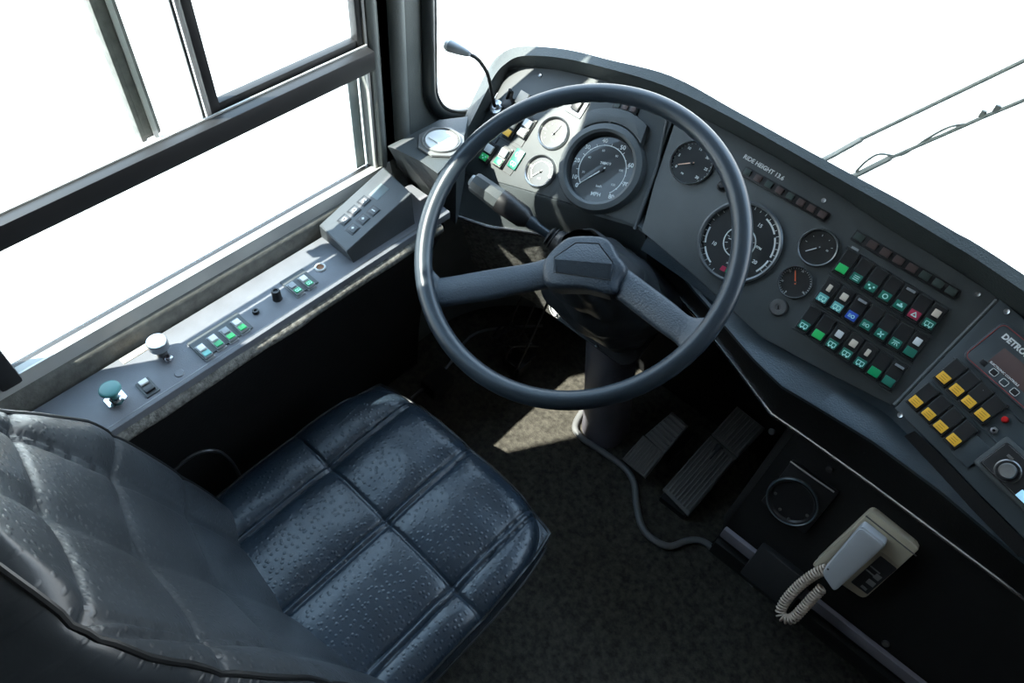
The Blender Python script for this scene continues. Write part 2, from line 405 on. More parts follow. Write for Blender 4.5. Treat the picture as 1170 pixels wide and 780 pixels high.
# chrome (trim) line, skirt, tray, panel bottom: sampled over the same stations
chrome_px = [(485, 228), (505, 240), (560, 258), (610, 265), (660, 275), (715, 287), (760, 320), (800, 365), (850, 430), (882, 472), (920, 498), (1000, 555), (1170, 682)]
ZC = .655
chrome = [Vector((-.905, .795, ZC))] + [onz(a, b, ZC) for a, b in chrome_px] + [Vector((.62, .82, ZC)), Vector((1.6, .80, ZC))]
def interp(poly, x):
    for a, b in zip(poly[:-1], poly[1:]):
        if a.x <= x <= b.x: return a.lerp(b, (x - a.x) / max(1e-9, b.x - a.x))
    return poly[0] if x < poly[0].x else poly[-1]
chrome.sort(key=lambda p: p.x)
ZT = .735
tray = [onz(a, b, ZT) for a, b in [(770, 300), (790, 327), (830, 373), (860, 408), (893, 440), (940, 468), (1000, 505), (1075, 560), (1170, 640)]] + [Vector((.60, .82, ZT)), Vector((1.6, .80, ZT))]
pbot_r = [PL(a, b) for a, b in [(740, 275), (790, 312), (870, 385), (940, 423), (1020, 465)]] + [PR(a, b) for a, b in [(1075, 518), (1115, 560), (1170, 615)]]
e = pbot_r[-1] + (pbot_r[-1] - pbot_r[-3]).normalized() * .4; pbot_r.append(e); pbot_r.append(Vector((1.6, e.y, e.z)))
lip = [PL(a, b) for a, b in [(512, 193), (535, 198), (580, 211), (622, 223), (680, 241), (728, 255), (745, 268)]]
# top line of the panels (foot of the cowl), px on the panel planes
topi_px = [(581, 80), (595, 76), (636, 79), (693, 92), (760, 114), (831, 149), (900, 187), (960, 223), (1020, 264), (1075, 297), (1126, 330)]
topi = [PL(a, b) for a, b in topi_px]
topi += [PR(a, b) for a, b in [(1150, 347), (1175, 368)]]
e = topi[-1] + (topi[-1] - topi[-2]).normalized() * .45; topi.append(e); topi.append(Vector((1.6, e.y, e.z)))
# instrument panel plate, left + right up to the ridge
def plate(pts, T, th, name, m, bev=.002):
    Ti = T.inverted(); loc = [Ti @ p for p in pts]
    b = MB(); b.prism([(p.x, p.y) for p in loc], -th, 0, bev); return part(name, b, m, dash, T)
TL = frame(PL(640, 170), U, V, NP); TP = frame(PL(930, 300), U2, V2, NP); TF = frame(PR(1110, 440), U3, V3, N3)
ridge_t, ridge_b = PL(765, 124), PL(725, 262)
left_poly = [PL(*p) for p in [(581, 80), (595, 76), (636, 79), (693, 92), (775, 121), (762, 155), (745, 205), (728, 258), (680, 241), (622, 223), (580, 211), (535, 198), (520, 194), (533, 168), (548, 145), (560, 122), (572, 98)]]
plate(left_poly, TL, .02, 'instrument_panel', 'panel')
right_poly = [PL(*p) for p in [(777, 122), (831, 149), (900, 187), (960, 223), (1020, 264), (1075, 297), (1126, 330), (1141, 340), (1081, 401), (1021, 464), (940, 423), (870, 385), (790, 312), (733, 264), (748, 207), (765, 157)]]
plate(right_poly, TP, .02, 'instrument_panel', 'panel')
rb = MB(); rb.tube([ridge_t + NP * .001, PL(751, 190, .001), ridge_b + NP * .001], .003, 8); part('panel_ridge', rb, 'dash', dash)
# facet 3
far = .42
f3 = [Rt, Rt + U3 * far, Rb + U3 * far - V3 * .0, PR(1170, 615), PR(1115, 560), PR(1075, 518), Rb]
far_b = PR(1170, 615); far_b2 = far_b + U3 * .20
f3 = [PR(1142, 341), PR(1150, 347), PR(1175, 368), PR(1175, 368) + U3 * .25, far_b2, far_b, PR(1115, 560), PR(1075, 518), PR(1022, 466)]
f3s = [PR(1142, 341, .004), PR(1150, 347, .004), PR(1175, 368, .004), PR(1175, 368, .004) + U3 * .25, far_b2 + N3 * .004, PR(1170, 615, .004), PR(1115, 560, .004), PR(1075, 518, .004), PR(1022, 466, .004)]
Tf3 = frame(PR(1110, 440, .004), U3, V3, N3); plate(f3s, Tf3, .03, 'auxiliary_panel', 'panelb', .003)
rb = MB(); rb.tube([PR(1139, 343, .002), PR(1080, 403, .002), PR(1022, 463, .002)], .0035, 8); part('panel_ridge', rb, 'dash', dash)
# body: loft of chrome -> skirt -> tray -> foot of panel
xs = [-.905 + k * (1.6 + .905) / 160 for k in range(161)]
xs_l = [x for x in xs if x <= -.42]; xs_r = [x for x in xs if x >= -.44]
rows = [[] for _ in range(6)]
for x in xs_l:
    c_ = interp(chrome, x); l = interp(lip, x) if x > lip[0].x else lip[0]; l = Vector((x, l.y, l.z)); c_ = Vector((x, c_.y, c_.z)); a = l + Vector((0, -.003, -.008))
    for k, p in enumerate((c_, (c_ + a) / 2, a, l + Vector((0, -.001, -.002)), l + Vector((0, .004, -.002)), l + Vector((0, .03, 0)))): rows[k].append(p)
q = MB(); q.grid(rows); part('dash_front', q, 'dash', dash)
r1 = [[] for _ in range(3)]; r2 = [[] for _ in range(5)]
for x in xs_r:
    c_ = interp(chrome, x); t_ = interp(tray, x); pb = interp(pbot_r, x)
    e1 = Vector((x, t_.y + .003, ZT - .010))
    for k, p in enumerate((Vector((x, c_.y, c_.z)), Vector((x, t_.y + .006, ZT - .03)), e1)): r1[k].append(p)
    for k, p in enumerate((e1, Vector((x, t_.y + .001, ZT - .002)), Vector((x, t_.y + .006, ZT + .001)), Vector((x, pb.y + .006, min(pb.z - .016, ZT + .010))), Vector((x, pb.y + .020, pb.z - .004)))): r2[k].append(p)
q = MB(); q.grid(r1); part('dash_skirt', q, 'kick', dash)
q = MB(); q.grid(r2); part('lower_tray', q, 'tray', dash)
# chrome edge trim along the bottom of the body
def offs(x, dy=0, dz=0): p = interp(chrome, x); return Vector((p.x, p.y + dy, p.z + dz))
ct = MB(); pth = [offs(x, -.001, -.001) for x in [-.90 + k * 1.45 / 140 for k in range(141)]]
ct.tube(pth, .0034, 8); part('edge_trim', ct, 'chrome', dash)
ct = MB(); ct.tube([p + Vector((0, .004, -.006)) for p in pth], .003, 6); part('edge_trim', ct, 'black', dash)
# padded cowl: foot (on panel) -> face -> crest -> outer -> back
inner = [(533, 172), (541, 155), (552, 136), (562, 116), (572, 96)] + topi_px
crest = [(526, 166), (533, 150), (543, 130), (554, 108), (564, 88), (576, 74), (596, 64), (640, 66), (690, 77), (757, 97), (829, 131), (904, 173), (962, 206), (1024, 241), (1084, 277), (1135, 309)]
outerp = [(519, 163), (526, 146), (535, 124), (546, 101), (557, 80), (570, 63), (594, 53), (645, 56), (696, 68), (768, 87), (842, 127), (920, 170), (975, 200), (1033, 231), (1090, 264), (1142, 295)]
cw = MB(); K = []
for i in range(len(inner)):
    a = PL(*inner[i]) - NP * .003
    run = i < 5
    h = (.055, .046, .038, .031, .026)[i] if run else min(.045, .022 + .006 * (i - 4))
    cpt = PL(*crest[i], h); o_ = PL(*outerp[i], h - .012 if run else h - .004)
    K.append((a, a.lerp(cpt, .45) + NP * (.008 if run else .002), cpt - (cpt - a).normalized() * .006, cpt, cpt.lerp(o_, .35) , o_, o_ + Vector((-.004, .0, -.012)) if run else o_ + Vector((0, .008, -.010)), o_ + (Vector((-.006, 0, -.05)) if run else Vector((0, .03, -.10)))))
def ext(P, x, dy): return Vector((x, P.y + dy, P.z))
for x, dy in ((.35, -.055), (.7, -.10), (1.6, -.12)): K.append(tuple(ext(p, x, dy) for p in K[15]))
rows = [smooth_path([k[j] for k in K], 5) for j in range(8)]
cw.grid(rows); part('padded_cowl', cw, 'pad', dash, ang=60)
# shelf behind the cowl down to the windscreen
sh = MB(); back = smooth_path([k[7] for k in K[5:]], 5)
sh.grid([back, [Vector((p.x, max(p.y + .01, 1.15 if p.x > -.65 else p.y + .02), .80)) for p in back]]); part('rear_shelf', sh, 'pad', dash)

# ---- vent pod at the left end
ZP = .83
pod_px = [(443, 167), (454, 171), (480, 184), (500, 198), (522, 176), (532, 150), (535, 133), (502, 137)]
top = [onz(a, b, ZP) for a, b in pod_px]
for p in top: p.x = max(p.x, -.905)
pc = MB()
bot = [Vector((p.x, p.y, ZC)) for p in top]
chp = [onz(a, b, ZC) for a, b in [(443, 200), (454, 206), (484, 229), (507, 241)]]
bot = [Vector((max(q.x, -.905), q.y, ZC)) for q in chp] + bot[4:]
mid = [t.lerp(b_, .06) for t, b_ in zip(top, bot)]
cen = sum(top, Vector()) / len(top)
inn = [t.lerp(cen, .06) + Vector((0, 0, .001)) for t in top]
pc.grid([inn, top, mid, bot], closed=True); pc.poly(inn)
pod = part('vent_pod', pc, 'dash', dash, ang=25)
vc = onz(504.5, 163, ZP + .003); Tv = Matrix.Translation(vc)
v = MB(); v.prism([(.045 * math.cos(a + PI / 8), .045 * math.sin(a + PI / 8)) for a in [k * PI / 4 for k in range(8)]], 0, .004, .001)
v.lathe([(.036, .004), (.036, .008), (.0335, .009), (.032, .006)], 40)
vent = part('air_vent', v, 'vent', dash, Tv)
v = MB(); v.lathe([(0, .007), (.030, .0065), (.0305, .004)], 40); v.box((.003, -.012, .008), (.045, .0025, .002), .0005)
part('vent_disc', v, 'white', vent, Tv)

# ---- gauges
def dial_meshes(R, labels, a0, a1, lsize, ticks, rt, arc=True, inner_l=None, extra=None, angs=None, lr=.76):
    """a0..a1: angle (deg, clockwise from straight up) of the first and last label"""
    items = []
    def pos(a, r): a = math.radians(a); return (r * math.sin(a), r * math.cos(a))
    n = len(labels)
    for i, t in enumerate(labels):
        if t == '': continue
        a = angs[i] if angs else lerp(a0, a1, i / max(1, n - 1)); x, y = pos(a, R * lr)
        items.append((text_mesh(t, lsize, M['mark'], bold=lsize * .02), Tr(x, y, .0008)))
    if inner_l:
        labs, b0, b1, rr, sz = inner_l
        for i, t in enumerate(labs):
            a = lerp(b0, b1, i / (len(labs) - 1)); x, y = pos(a, R * rr); items.append((text_mesh(t, sz, M['mark']), Tr(x, y, .0008)))
    for t, x, y, sz in (extra or []): items.append((text_mesh(t, sz, M['mark'], bold=sz * .02), Tr(x, y, .0008)))
    tk = MB()
    for i in range(ticks + 1):
        a = lerp(a0, a1, i / ticks); big = (i % 2 == 0)
        x, y = pos(a, R * (rt + (.04 if big else .02)))
        tk.box((0, 0, .0006), (.0009, R * (.09 if big else .05), .0006), T=Tr(x, y, 0, -math.radians(a)))
    if arc:
        seg = 60; o1 = []; o2 = []
        for k in range(seg + 1):
            a = lerp(a0, a1, k / seg); o1.append((*pos(a, R * rt), .0009)); o2.append((*pos(a, R * (rt + .025)), .0009))
        tk.grid([o1, o2])
    items.append((tk.mesh('ticks', M['mark']), ident()))
    return join_meshes(items, M['mark'])
def gauge(name, T, R, needle_ang, needle_mat, marks, bez='ring', nl=.72, housing=None, rim=.10, dark='dial', rise=.006, label=None):
    b = MB()
    b.lathe([(R * (1 - rim) - .0008, .0005), (R * (1 - rim), rise), (R * (1 - rim * .5), rise + .0015), (R, rise - .001), (R * 1.01, -.002)], 56)
    gz = part(name, b, bez, dash, T)
    d = MB(); d.lathe([(0, .0005), (R * (1 - rim), .0005)], 48); part('dial_face', d, dark, gz, T)
    link('dial_markings', marks, gz, T)
    n = MB(); a = math.radians(needle_ang); L = R * nl
    n.prism([(-.0007 - R * .008, -R * .12), (.0007 + R * .008, -R * .12), (.0006, L), (-.0006, L)], .0022, .0032, T=Matrix.Rotation(-a, 4, 'Z'))
    part('needle', n, needle_mat, gz, T)
    n = MB(); n.lathe([(0, .005), (R * .06, .0048), (R * .07, .001)], 16); part('needle_hub', n, 'black', gz, T)
    if label: gz['label'] = label
    return gz
def GT(px, py, off=.0): return frame(PL(px, py, off), U, V, NP)
def GR(px, py, deg, off=.0): return GT(px, py, off) @ Matrix.Rotation(math.radians(deg), 4, 'Z')
def px2m(px, py, r): return r * depth(PL(px, py)) / F
# speedometer with raised hooded housing
R = px2m(688, 194, 40)
hs = MB(); Ro = px2m(688, 192, 51)
hs.lathe([(R * .97, .004), (R * 1.0, .016), (R * 1.08, .019), (Ro * .97, .017), (Ro, .010), (Ro * 1.03, -.004)], 64)
arcp = [(Ro * 1.0 * math.sin(a), Ro * 1.0 * math.cos(a)) for a in [math.radians(-34 + 92 * k / 24) for k in range(25)]]
o2 = [(Ro * 1.36 * math.sin(a), Ro * 1.32 * math.cos(a)) for a in [math.radians(-24 + 66 * k / 24) for k in range(25)]]
hs.prism(arcp + o2[::-1], -.003, .017, .004)
spd_h = part('speedometer_housing', hs, 'dash', dash, GR(688, 193, 24))
m_ = dial_meshes(R, ['0', '10', '20', '30', '40', '50', '60', '70', '80'], -129, 147, R * .17, 16, .70, True,
     (['20', '40', '60', '80', '100', '120'], -103, 130, .56, R * .09), [('MPH', -R * .02, -R * .70, R * .15), ('km/h', R * .02, -R * .46, R * .09), ('748419', R * .06, R * .20, R * .11)],
     angs=[-129, -111, -78, -45, -8, 33, 73, 111, 147], lr=.84)
gauge('speedometer', GR(688, 194.5, 21, .004), R, -129, 'mark', m_, 'black', .72, rim=.03)
hp = MB(); hp.lathe([(0, .0175), (.0022, .0172), (.0024, .016)], 10); part('housing_screw', hp, 'black', spd_h, GT(700, 143))
# two small gauges left of it
R = px2m(633, 152, 19); m_ = dial_meshes(R, ['', '50', '', '', '100', '150'], -120, 120, R * .17, 10, .56, False, None, [('PSI', 0, -R * .42, R * .13)], lr=.74)
gauge('air_pressure_gauge', GR(633, 152.5, 21), R, 34, 'mark', m_, 'steel', .62, dark='dial')
R = px2m(618, 196, 19); m_ = dial_meshes(R, ['', '50', '', '100', '150'], -130, 110, R * .17, 12, .60, True, None, [('PSI', 0, -R * .42, R * .15)], lr=.76)
gauge('air_pressure_gauge', GR(617.7, 196, 21), R, -128, 'mark', m_, 'steel', .60)
R = px2m(790, 186, 25); m_ = dial_meshes(R, ['0', '5', '10', '15', '20', '25', '30'], -130, 127, R * .17, 24, .88, False, None, [('PSI', -R * .12, -R * .60, R * .11)], lr=.72)
gauge('turbo_gauge', GT(790.6, 186.5), R, -125, 'peach', m_, 'steel', .62, rim=.04)
# large clock/tachograph style gauge with inner dial
R = px2m(845, 277, 47.5)
m_ = dial_meshes(R, ['', '10', '', '', '15', '', '20'], -170, 110, R * .12, 28, .84, False, None, [('x100', R * .1, -R * .55, R * .08), ('RPM', R * .45, R * .12, R * .08)], lr=.60)
tach = gauge('tachometer', GT(845, 277), R, -150, 'black', m_, 'ring', .3, rim=.09, rise=.008)
a_ = MB()
for s0, s1 in ((-158, -128), (-121, -93), (15, 45), (51, 85), (91, 117)):
    o1 = [(R * .79 * math.sin(math.radians(a)), R * .79 * math.cos(math.radians(a)), .001) for a in [lerp(s0, s1, k / 10) for k in range(11)]]
    o2 = [(R * .83 * math.sin(math.radians(a)), R * .83 * math.cos(math.radians(a)), .001) for a in [lerp(s0, s1, k / 10) for k in range(11)]]
    a_ = MB(); a_.grid([o1, o2]); part('scale_arc', a_, 'mark', tach, GT(845, 277))
for s0, s1, mt in ((-188, -178, 'red'), (-206, -189, 'green')):
    a_ = MB(); mk = lambda q: [(R * q * math.sin(math.radians(a)), R * q * math.cos(math.radians(a)), .0012) for a in [lerp(s0, s1, k / 6) for k in range(7)]]
    a_.grid([mk(.66), mk(.78)]); part('colour_band', a_, mt, tach, GT(845, 277))
a_ = MB(); a_.lathe([(R * .36, .0008), (R * .37, .0022), (R * .39, .0008)], 40)
for k in range(12): a_.box((0, R * .31, .0012), (.0008, R * .07, .0005), T=Matrix.Rotation(k * PI / 6, 4, 'Z'))
part('inner_dial_ring', a_, 'mark', tach, GT(845, 277))
a_ = MB(); a_.prism([(-.001, 0), (.001, 0), (.0006, R * .28), (-.0006, R * .28)], .002, .003, T=Matrix.Rotation(math.radians(100), 4, 'Z')); part('clock_hand', a_, 'mark', tach, GT(845, 277))
R = px2m(935, 283, 22.5); m_ = dial_meshes(R, ['', '', '', '', ''], -90, 60, R * .2, 4, .62, False, None, [('=', R * .45, R * .1, R * .22)])
gauge('oil_gauge', GT(934.5, 283.2), R, -138, 'mark', m_, 'ring', .6, rim=.12)
R = px2m(908, 322, 19); m_ = dial_meshes(R, ['8', '10', '12', '14', '', '16'], -170, 110, R * .15, 30, .84, False)
gauge('voltmeter', GT(908.7, 322.6), R, -34, 'orange', m_, 'ring', .72, rim=.08)
# ignition key switch
k_ = MB(); k_.lathe([(0, .0045), (.0055, .0045), (.006, .006), (.0125, .006), (.0140, .004), (.0145, 0)], 32)
ig = part('ignition_lock', k_, 'dull', dash, GT(889.5, 351.2))
k_ = MB(); k_.box((0, 0, .005), (.0022, .007, .002), .0004, T=Matrix.Rotation(.6, 4, 'Z')); part('keyhole', k_, 'black', ig, GT(889.5, 351.2))

# ---- rocker switches
def symbol(kind):
    s = MB(); a = .0011
    if kind == 'bus':
        for y in (-.003, .003): s.box((0, y, 0), (.011, a, .0003))
        for x in (-.0055, .0055, 0): s.box((x, 0, 0), (a, .006, .0003))
        for x in (-.003, .003): s.lathe([(0, .0002), (.0013, .0002)], 8, c=(x, -.0045, 0))
    elif kind == 'ring': s.lathe([(.0028, .0002), (.0042, .0002)], 20)
    elif kind == 'tri':
        for k in range(3): s.box((0, -.0022, 0), (.0085, .0014, .0003), T=Matrix.Rotation(k * 2 * PI / 3, 4, 'Z'))
    elif kind == 'lines':
        for y in (-.003, 0, .003): s.box((0, y, 0), (.009, a, .0003))
    elif kind == 'dots':
        for x, y in ((-.004, .002), (.004, .002), (0, -.002)): s.lathe([(0, .0002), (.0017, .0002)], 10, c=(x, y, 0))
    elif kind == 'lamp':
        s.lathe([(.0018, .0002), (.0030, .0002)], 16, c=(.002, 0, 0))
        for y in (-.002, 0, .002): s.box((-.0035, y, 0), (.004, .0008, .0003))
    elif kind == 'fan':
        for k in range(4): s.box((.0028, 0, 0), (.004, .0018, .0003), T=Matrix.Rotation(k * PI / 2 + .5, 4, 'Z'))
    elif kind == 'rays':
        s.box((0, .003, 0), (.010, a, .0003))
        for x, r_ in ((-.003, .5), (0, 0), (.003, -.5)): s.box((0, 0, 0), (a, .005, .0003), T=Tr(x, -.001, 0, -r_))
    elif kind == 'blob':
        s.box((0, 0, 0), (.009, .003, .0003)); s.box((.002, .002, 0), (.003, .004, .0003), T=Matrix.Rotation(.4, 4, 'Z'))
    return s.mesh('symbol', M['symbol'])
SYM = {}
def sw_body(W_=.0205, H_=.042):
    b = MB(); b.box((0, 0, .001), (W_ + .003, H_ + .003, .005), .001)
    # tilted rocker
    b.prism([(-H_ / 2 + .001, 0), (H_ / 2 - .001, 0), (H_ / 2 - .001, .0035), (H_ * .08, .0040), (-H_ / 2 + .001, .0070)], -W_ / 2 + .0008, W_ / 2 - .0008, 0,
            T=Matrix(((0, 0, 1, 0), (1, 0, 0, 0), (0, 1, 0, .003), (0, 0, 0, 1))))
    return b
BODY = {}
def lens_box(m, w=.0165, h=.0135, t=.0105):
    b = MB(); b.box((0, -.0125, .0088), (w, h, .0028), .0008, T=Matrix.Translation((0, 0, 0)) @ Matrix.Rotation(-.12, 4, 'X')); return b.mesh('lens', m)
def switch(name, T, body='black', lens=None, paddle=None, sym=None, big=False, parent=None, label=None, ps=(.0095, .0115), py=.0075, top=None):
    if body not in BODY: BODY[body] = sw_body().mesh('rocker_switch', M[body])
    o = link(name, BODY[body], parent or dash, T)
    if lens:
        k = ('L', lens)
        if k not in SYM: SYM[k] = lens_box(M[lens])
        link('lens', SYM[k], o, T)
    if sym:
        if sym not in SYM: SYM[sym] = symbol(sym)
        link('symbol', SYM[sym], o, T @ Matrix.Translation((0, -.0118, .0118)) @ Matrix.Rotation(-.12, 4, 'X'))
    if paddle:
        b = MB(); b.box((0, py, .0088), (*ps, .006), .001); part('lever_tab', b, paddle, o, T)
    if top:
        b = MB(); b.box((0, .0165, .0082), (.014, .0040, .002), .0006); part('raised_edge', b, top, o, T)
    if 'FR' not in SYM:
        b = MB(); b.tube([(x, y, .0046) for x, y in rrect(.0205, .042, .003, 3)], .0007, 5, closed=True); SYM['FR'] = b.mesh('switch_frame', M['ring'])
    link('switch_frame', SYM['FR'], o, T)
    if label: o['label'] = label
    return o
def crop5(x, y): return (880 + x / 3.9, 240 + y / 3.9)
rows_def = [
    ((318, 262), (64.6, 41.0), [('greenb', None, None), ('greend', None, 'lines'), ('greend', None, 'dots'), ('greend', None, 'ring'), ('greend', 'T', 'blob'), ('red', None, 'tri'), ('greend', 'cream', 'bus')]),
    ((232, 393), (65.0, 40.0), [('teal', 'creamn', 'bus'), ('teal', 'cream', 'bus'), ('blue', 'T', 'lamp'), ('greend', None, 'lamp'), ('greend', None, 'fan'), ('greend', None, 'rays'), ('greend', 'white', None)]),
    ((150, 515), (62.6, 41.5), [('greend', None, 'bus'), ('greenb', None, None), ('greend', 'white', 'bus'), ('greend', 'cream', 'bus'), ('greend', 'creamn', 'bus'), ('green', None, None), ('greend', 'T', None)])]
for (st, step, defs) in rows_def:
    pts_row = []
    for i, (ln, pd, sy) in enumerate(defs):
        p = PL(*crop5(st[0] + step[0] * i, st[1] + step[1] * i), .010)
        c_ = p + V2 * .0120
        c_ = c_ - NP * NP.dot(c_ - P0) + NP * .0
        T = frame(c_, U2, V2, NP); pts_row.append(c_)
        switch('rocker_switch', T, 'black', ln, None if pd in (None, 'T') else pd.replace('n', '') if pd.startswith('cream') else pd, sy,
               ps=(.0065, .0115) if pd == 'creamn' else (.0105, .0115), top='grey' if pd == 'T' else None,
               label={'red': 'rocker switch with a red hazard triangle lens', 'blue': 'rocker switch with a blue lamp symbol lens', 'greenb': 'rocker switch with a plain bright green lens', 'green': 'rocker switch with a plain bright green lens'}.get(ln))
    # thin raised bezel around the row
    a, b_ = pts_row[0] - U2 * .0145, pts_row[-1] + U2 * .0145
    for dv in (.0245, -.0245):
        q = MB(); q.tube([a + V2 * dv + NP * .0005, b_ + V2 * dv + NP * .0005], .0010, 6); part('row_bezel', q, 'dash', dash)
# white tag above first switch
q = MB(); q.box((0, 0, 0), (.012, .004, .0015), .0004, T=frame(PL(*crop5(378, 172), .001), U2, V2, NP)); part('label_tag', q, 'grey', dash)
# tell-tale strips
def strip(pxs, cols, T_uv, w=.0155, h=.012, off=0, name='warning_light_strip', pl=PL):
    u_, v_, n_ = T_uv; P = [pl(a, b, .003) for a, b in pxs]
    c_ = (P[0] + P[-1]) / 2; L = (P[-1] - P[0]).length; d = (P[-1] - P[0]).normalized(); v2 = n_.cross(d)
    b = MB(); b.box((0, 0, -.001), (L + w + .006, h + .006, .006), .0012); T = frame(c_, d, v2, n_); o = part(name, b, 'black', dash, T)
    for p, cl in zip(P, cols):
        q = MB(); q.box((0, 0, .0028), (w, h, .003), .0007); part('indicator_lens', q, cl, o, frame(p, d, v2, n_))
    return o
c4 = lambda x, y: (740 + x / 4.727, 130 + y / 4.727)
strip([c4(540 + 57.5 * i, 318 + 32.5 * i) for i in range(8)], ['lensg', 'lensb', 'lensg', 'lensb', 'lensg', 'lensb', 'lensb', 'lensb'], (U, V, NP), .0125, .0105)
strip([crop5(397 + 58.5 * i, 122 + 34.3 * i) for i in range(8)], ['lensg', 'lensb', 'lensb', 'lensb', 'lensb', 'lensg', 'lensg', 'lensg'], (U, V, NP), .0150, .0115)
a, b_ = PL(*c4(520, 228), .0006), PL(*c4(735, 352), .0006); d = (b_ - a).normalized()
me = text_mesh('RIDE HEIGHT 13.6', .0092, M['text'], 'LEFT', bold=.00025); L = max(v_.co.x for v_ in me.vertices); 
o = link('lettering', me, dash, frame(a, d, NP.cross(d), NP) @ Matrix.Diagonal(((b_ - a).length / L, 1.1, 1, 1)))
# left hand switches
c3 = lambda x, y: (460 + x / 4.873, 80 + y / 4.873)
def lsw(x, y, **k):
    c_ = PL(*c3(x, y)); return switch('rocker_switch', frame(c_ + V * .010, U, V, NP), **k)
lsw(468, 488, lens='greenb', paddle='white', sym='dots', ps=(.0165, .016), label='rocker switch with a bright green lens and white top')
lsw(548, 512, lens='green', paddle='grey', ps=(.0165, .016))
lsw(597, 352, lens='amber', paddle='cream', ps=(.0165, .015), label='rocker switch with an orange lens')
lsw(680, 350, lens='white', paddle='white', ps=(.0165, .015), label='white rocker switch')
for (x, y, w_, h_) in ((560, 495, .066, .044), (640, 345, .050, .046)):
    q = MB(); Tq = frame(PL(*c3(x, y)) + V * .006, U, V, NP)
    for sx in (-1, 1): q.box((sx * w_ / 2, 0, .0005), (.0012, h_ + .006, .002))
    for sy in (-1, 1): q.box((0, sy * (h_ / 2 + .003), .0005), (w_, .0012, .002))
    part('switch_surround', q, 'black', dash, Tq)
q = MB(); q.box((0, 0, .002), (.020, .040, .005), .001); Tq = frame(PL(*c3(630, 508)) + V * .004, U, V, NP); o = part('indicator_block', q, 'greend', dash, Tq)
for dy in (.009, -.010): link('symbol', SYM['bus'], o, Tq @ Matrix.Translation((0, dy, .0048)))
# toggle levers at the top left
Tq = GT(*c3(590, 185)); q = MB(); q.box((0, 0, .003), (.022, .024, .006), .001); tg = part('toggle_switch', q, 'black', dash, Tq)
for dx, hh, rz in ((-.006, .030, .35), (.008, .020, -.3)):
    q = MB(); q.tube([(dx, .006, .005), (dx + rz * .01, .012, .012), (dx + rz * .02, .022, hh * .7)], [.003, .003, .0038], 8); part('toggle_lever', q, 'black', tg, Tq)
Tq = GT(*c3(668, 160)); q = MB(); q.box((0, 0, .002), (.022, .026, .004), .001); part('switch_plate', q, 'cream', dash, Tq)
# plate with a black rocker, half hidden by the wheel rim
Tq = GT(660, 122); q = MB(); q.box((0, 0, .001), (.036, .034, .004), .001); pk = part('switch_plate', q, 'grey', dash, Tq)
q = MB(); q.box((0, .002, .006), (.017, .022, .008), .0015); part('rocker', q, 'black', pk, Tq)
# small lenses right of the shadow edge
strip([(706, 120.5), (715, 122.8), (724, 125.4)], ['lensg', 'lensb', 'lensb'], (U, V, NP), .0115, .0095)
# small round stalk knob right of turbo gauge
q = MB(); q.lathe([(.009, 0), (.0095, .004), (.007, .006), (.006, .003)], 24); q.lathe([(0, .012), (.005, .0115), (.0055, .002)], 20); part('dimmer_knob', q, 'black', dash, GT(826, 213))
# screws
def screw(T, r_=.0036, m='steel', parent=None):
    q = MB(); q.lathe([(0, .0012), (r_ * .5, .0013), (r_, .0022), (r_ * 1.05, 0)], 16); q.box((0, 0, .0016), (r_ * 1.2, r_ * .25, .001), T=Matrix.Rotation(.7, 4, 'Z'))
    return part('screw', q, m, parent or dash, T)
for a, b_ in ((617, 86.5), (941, 229), (1117, 336), (996, 349)): screw(GT(a, b_), .0022 if a == 996 else .0036)
def FT(px, py, off=.004): return frame(PR(px, py, off), U3, V3, N3)
for a, b_ in ((1150, 356), (1028.5, 474)): screw(FT(a, b_), .004)
# ---- auxiliary facet: amber switches
c6 = lambda x, y: (1010 + x / 3, 340 + y / 3)
aux = [(203, 275, None), (248, 317, 'w'), (290, 358, 'w'), (335, 402, None), (108, 357, None), (152, 400, None), (193, 443, None), (238, 488, None)]
for x, y, k in aux:
    p = PR(*c6(x, y), .014) + V3 * .0122; p = p - N3 * (N3.dot(p - Rb) - .004)
    T = frame(p, U3, V3, N3); o = switch('rocker_switch', T, 'black', 'amber', None, None, label='black rocker switch with amber lens')
    if 'a' not in SYM:
        s = MB()
        for yy in (-.0035, 0, .0035): s.box((0, yy, 0), (.009, .0007, .0002))
        SYM['a'] = s.mesh('symbol', mat('amber_engraving', (.30, .13, .01), .6))
    link('symbol', SYM['a'], o, T @ Matrix.Translation((0, -.0118, .0118)) @ Matrix.Rotation(-.12, 4, 'X'))
for x, y in ((288, 288), (328, 322)):
    s = MB(); s.box((0, 0, 0), (.008, .003, .0004)); s.box((.002, .002, 0), (.004, .003, .0004), T=Matrix.Rotation(.5, 4, 'Z')); s.box((-.003, -.001, 0), (.0015, .004, .0004)); part('pictogram', s, 'text', dash, FT(*c6(x, y), .0105))
q = MB(); q.box((0, 0, .001), (.030, .042, .004), .001); part('blank_plate', q, 'panelb', dash, FT(*c6(300, 525)))
q = MB(); q.lathe([(0, .008), (.003, .0075), (.0045, .005), (.005, 0)], 20); part('indicator_light', q, 'led', dash, FT(*c6(415, 418)))
q = MB(); q.lathe([(.002, .002), (.0025, .004), (.0045, .0035), (.0055, 0)], 6); part('jack_socket', q, 'steel', dash, FT(*c6(377, 455)))
# surround lines of the switch rows
for (xa, ya, xb, yb) in ((238, 205, 475, 428), (165, 285, 390, 500), (95, 340, 278, 575)):
    q = MB(); q.tube([PR(*c6(xa, ya), .0045), PR(*c6(xb, yb), .0045)], .0012, 6); part('row_bezel', q, 'panelb', dash)
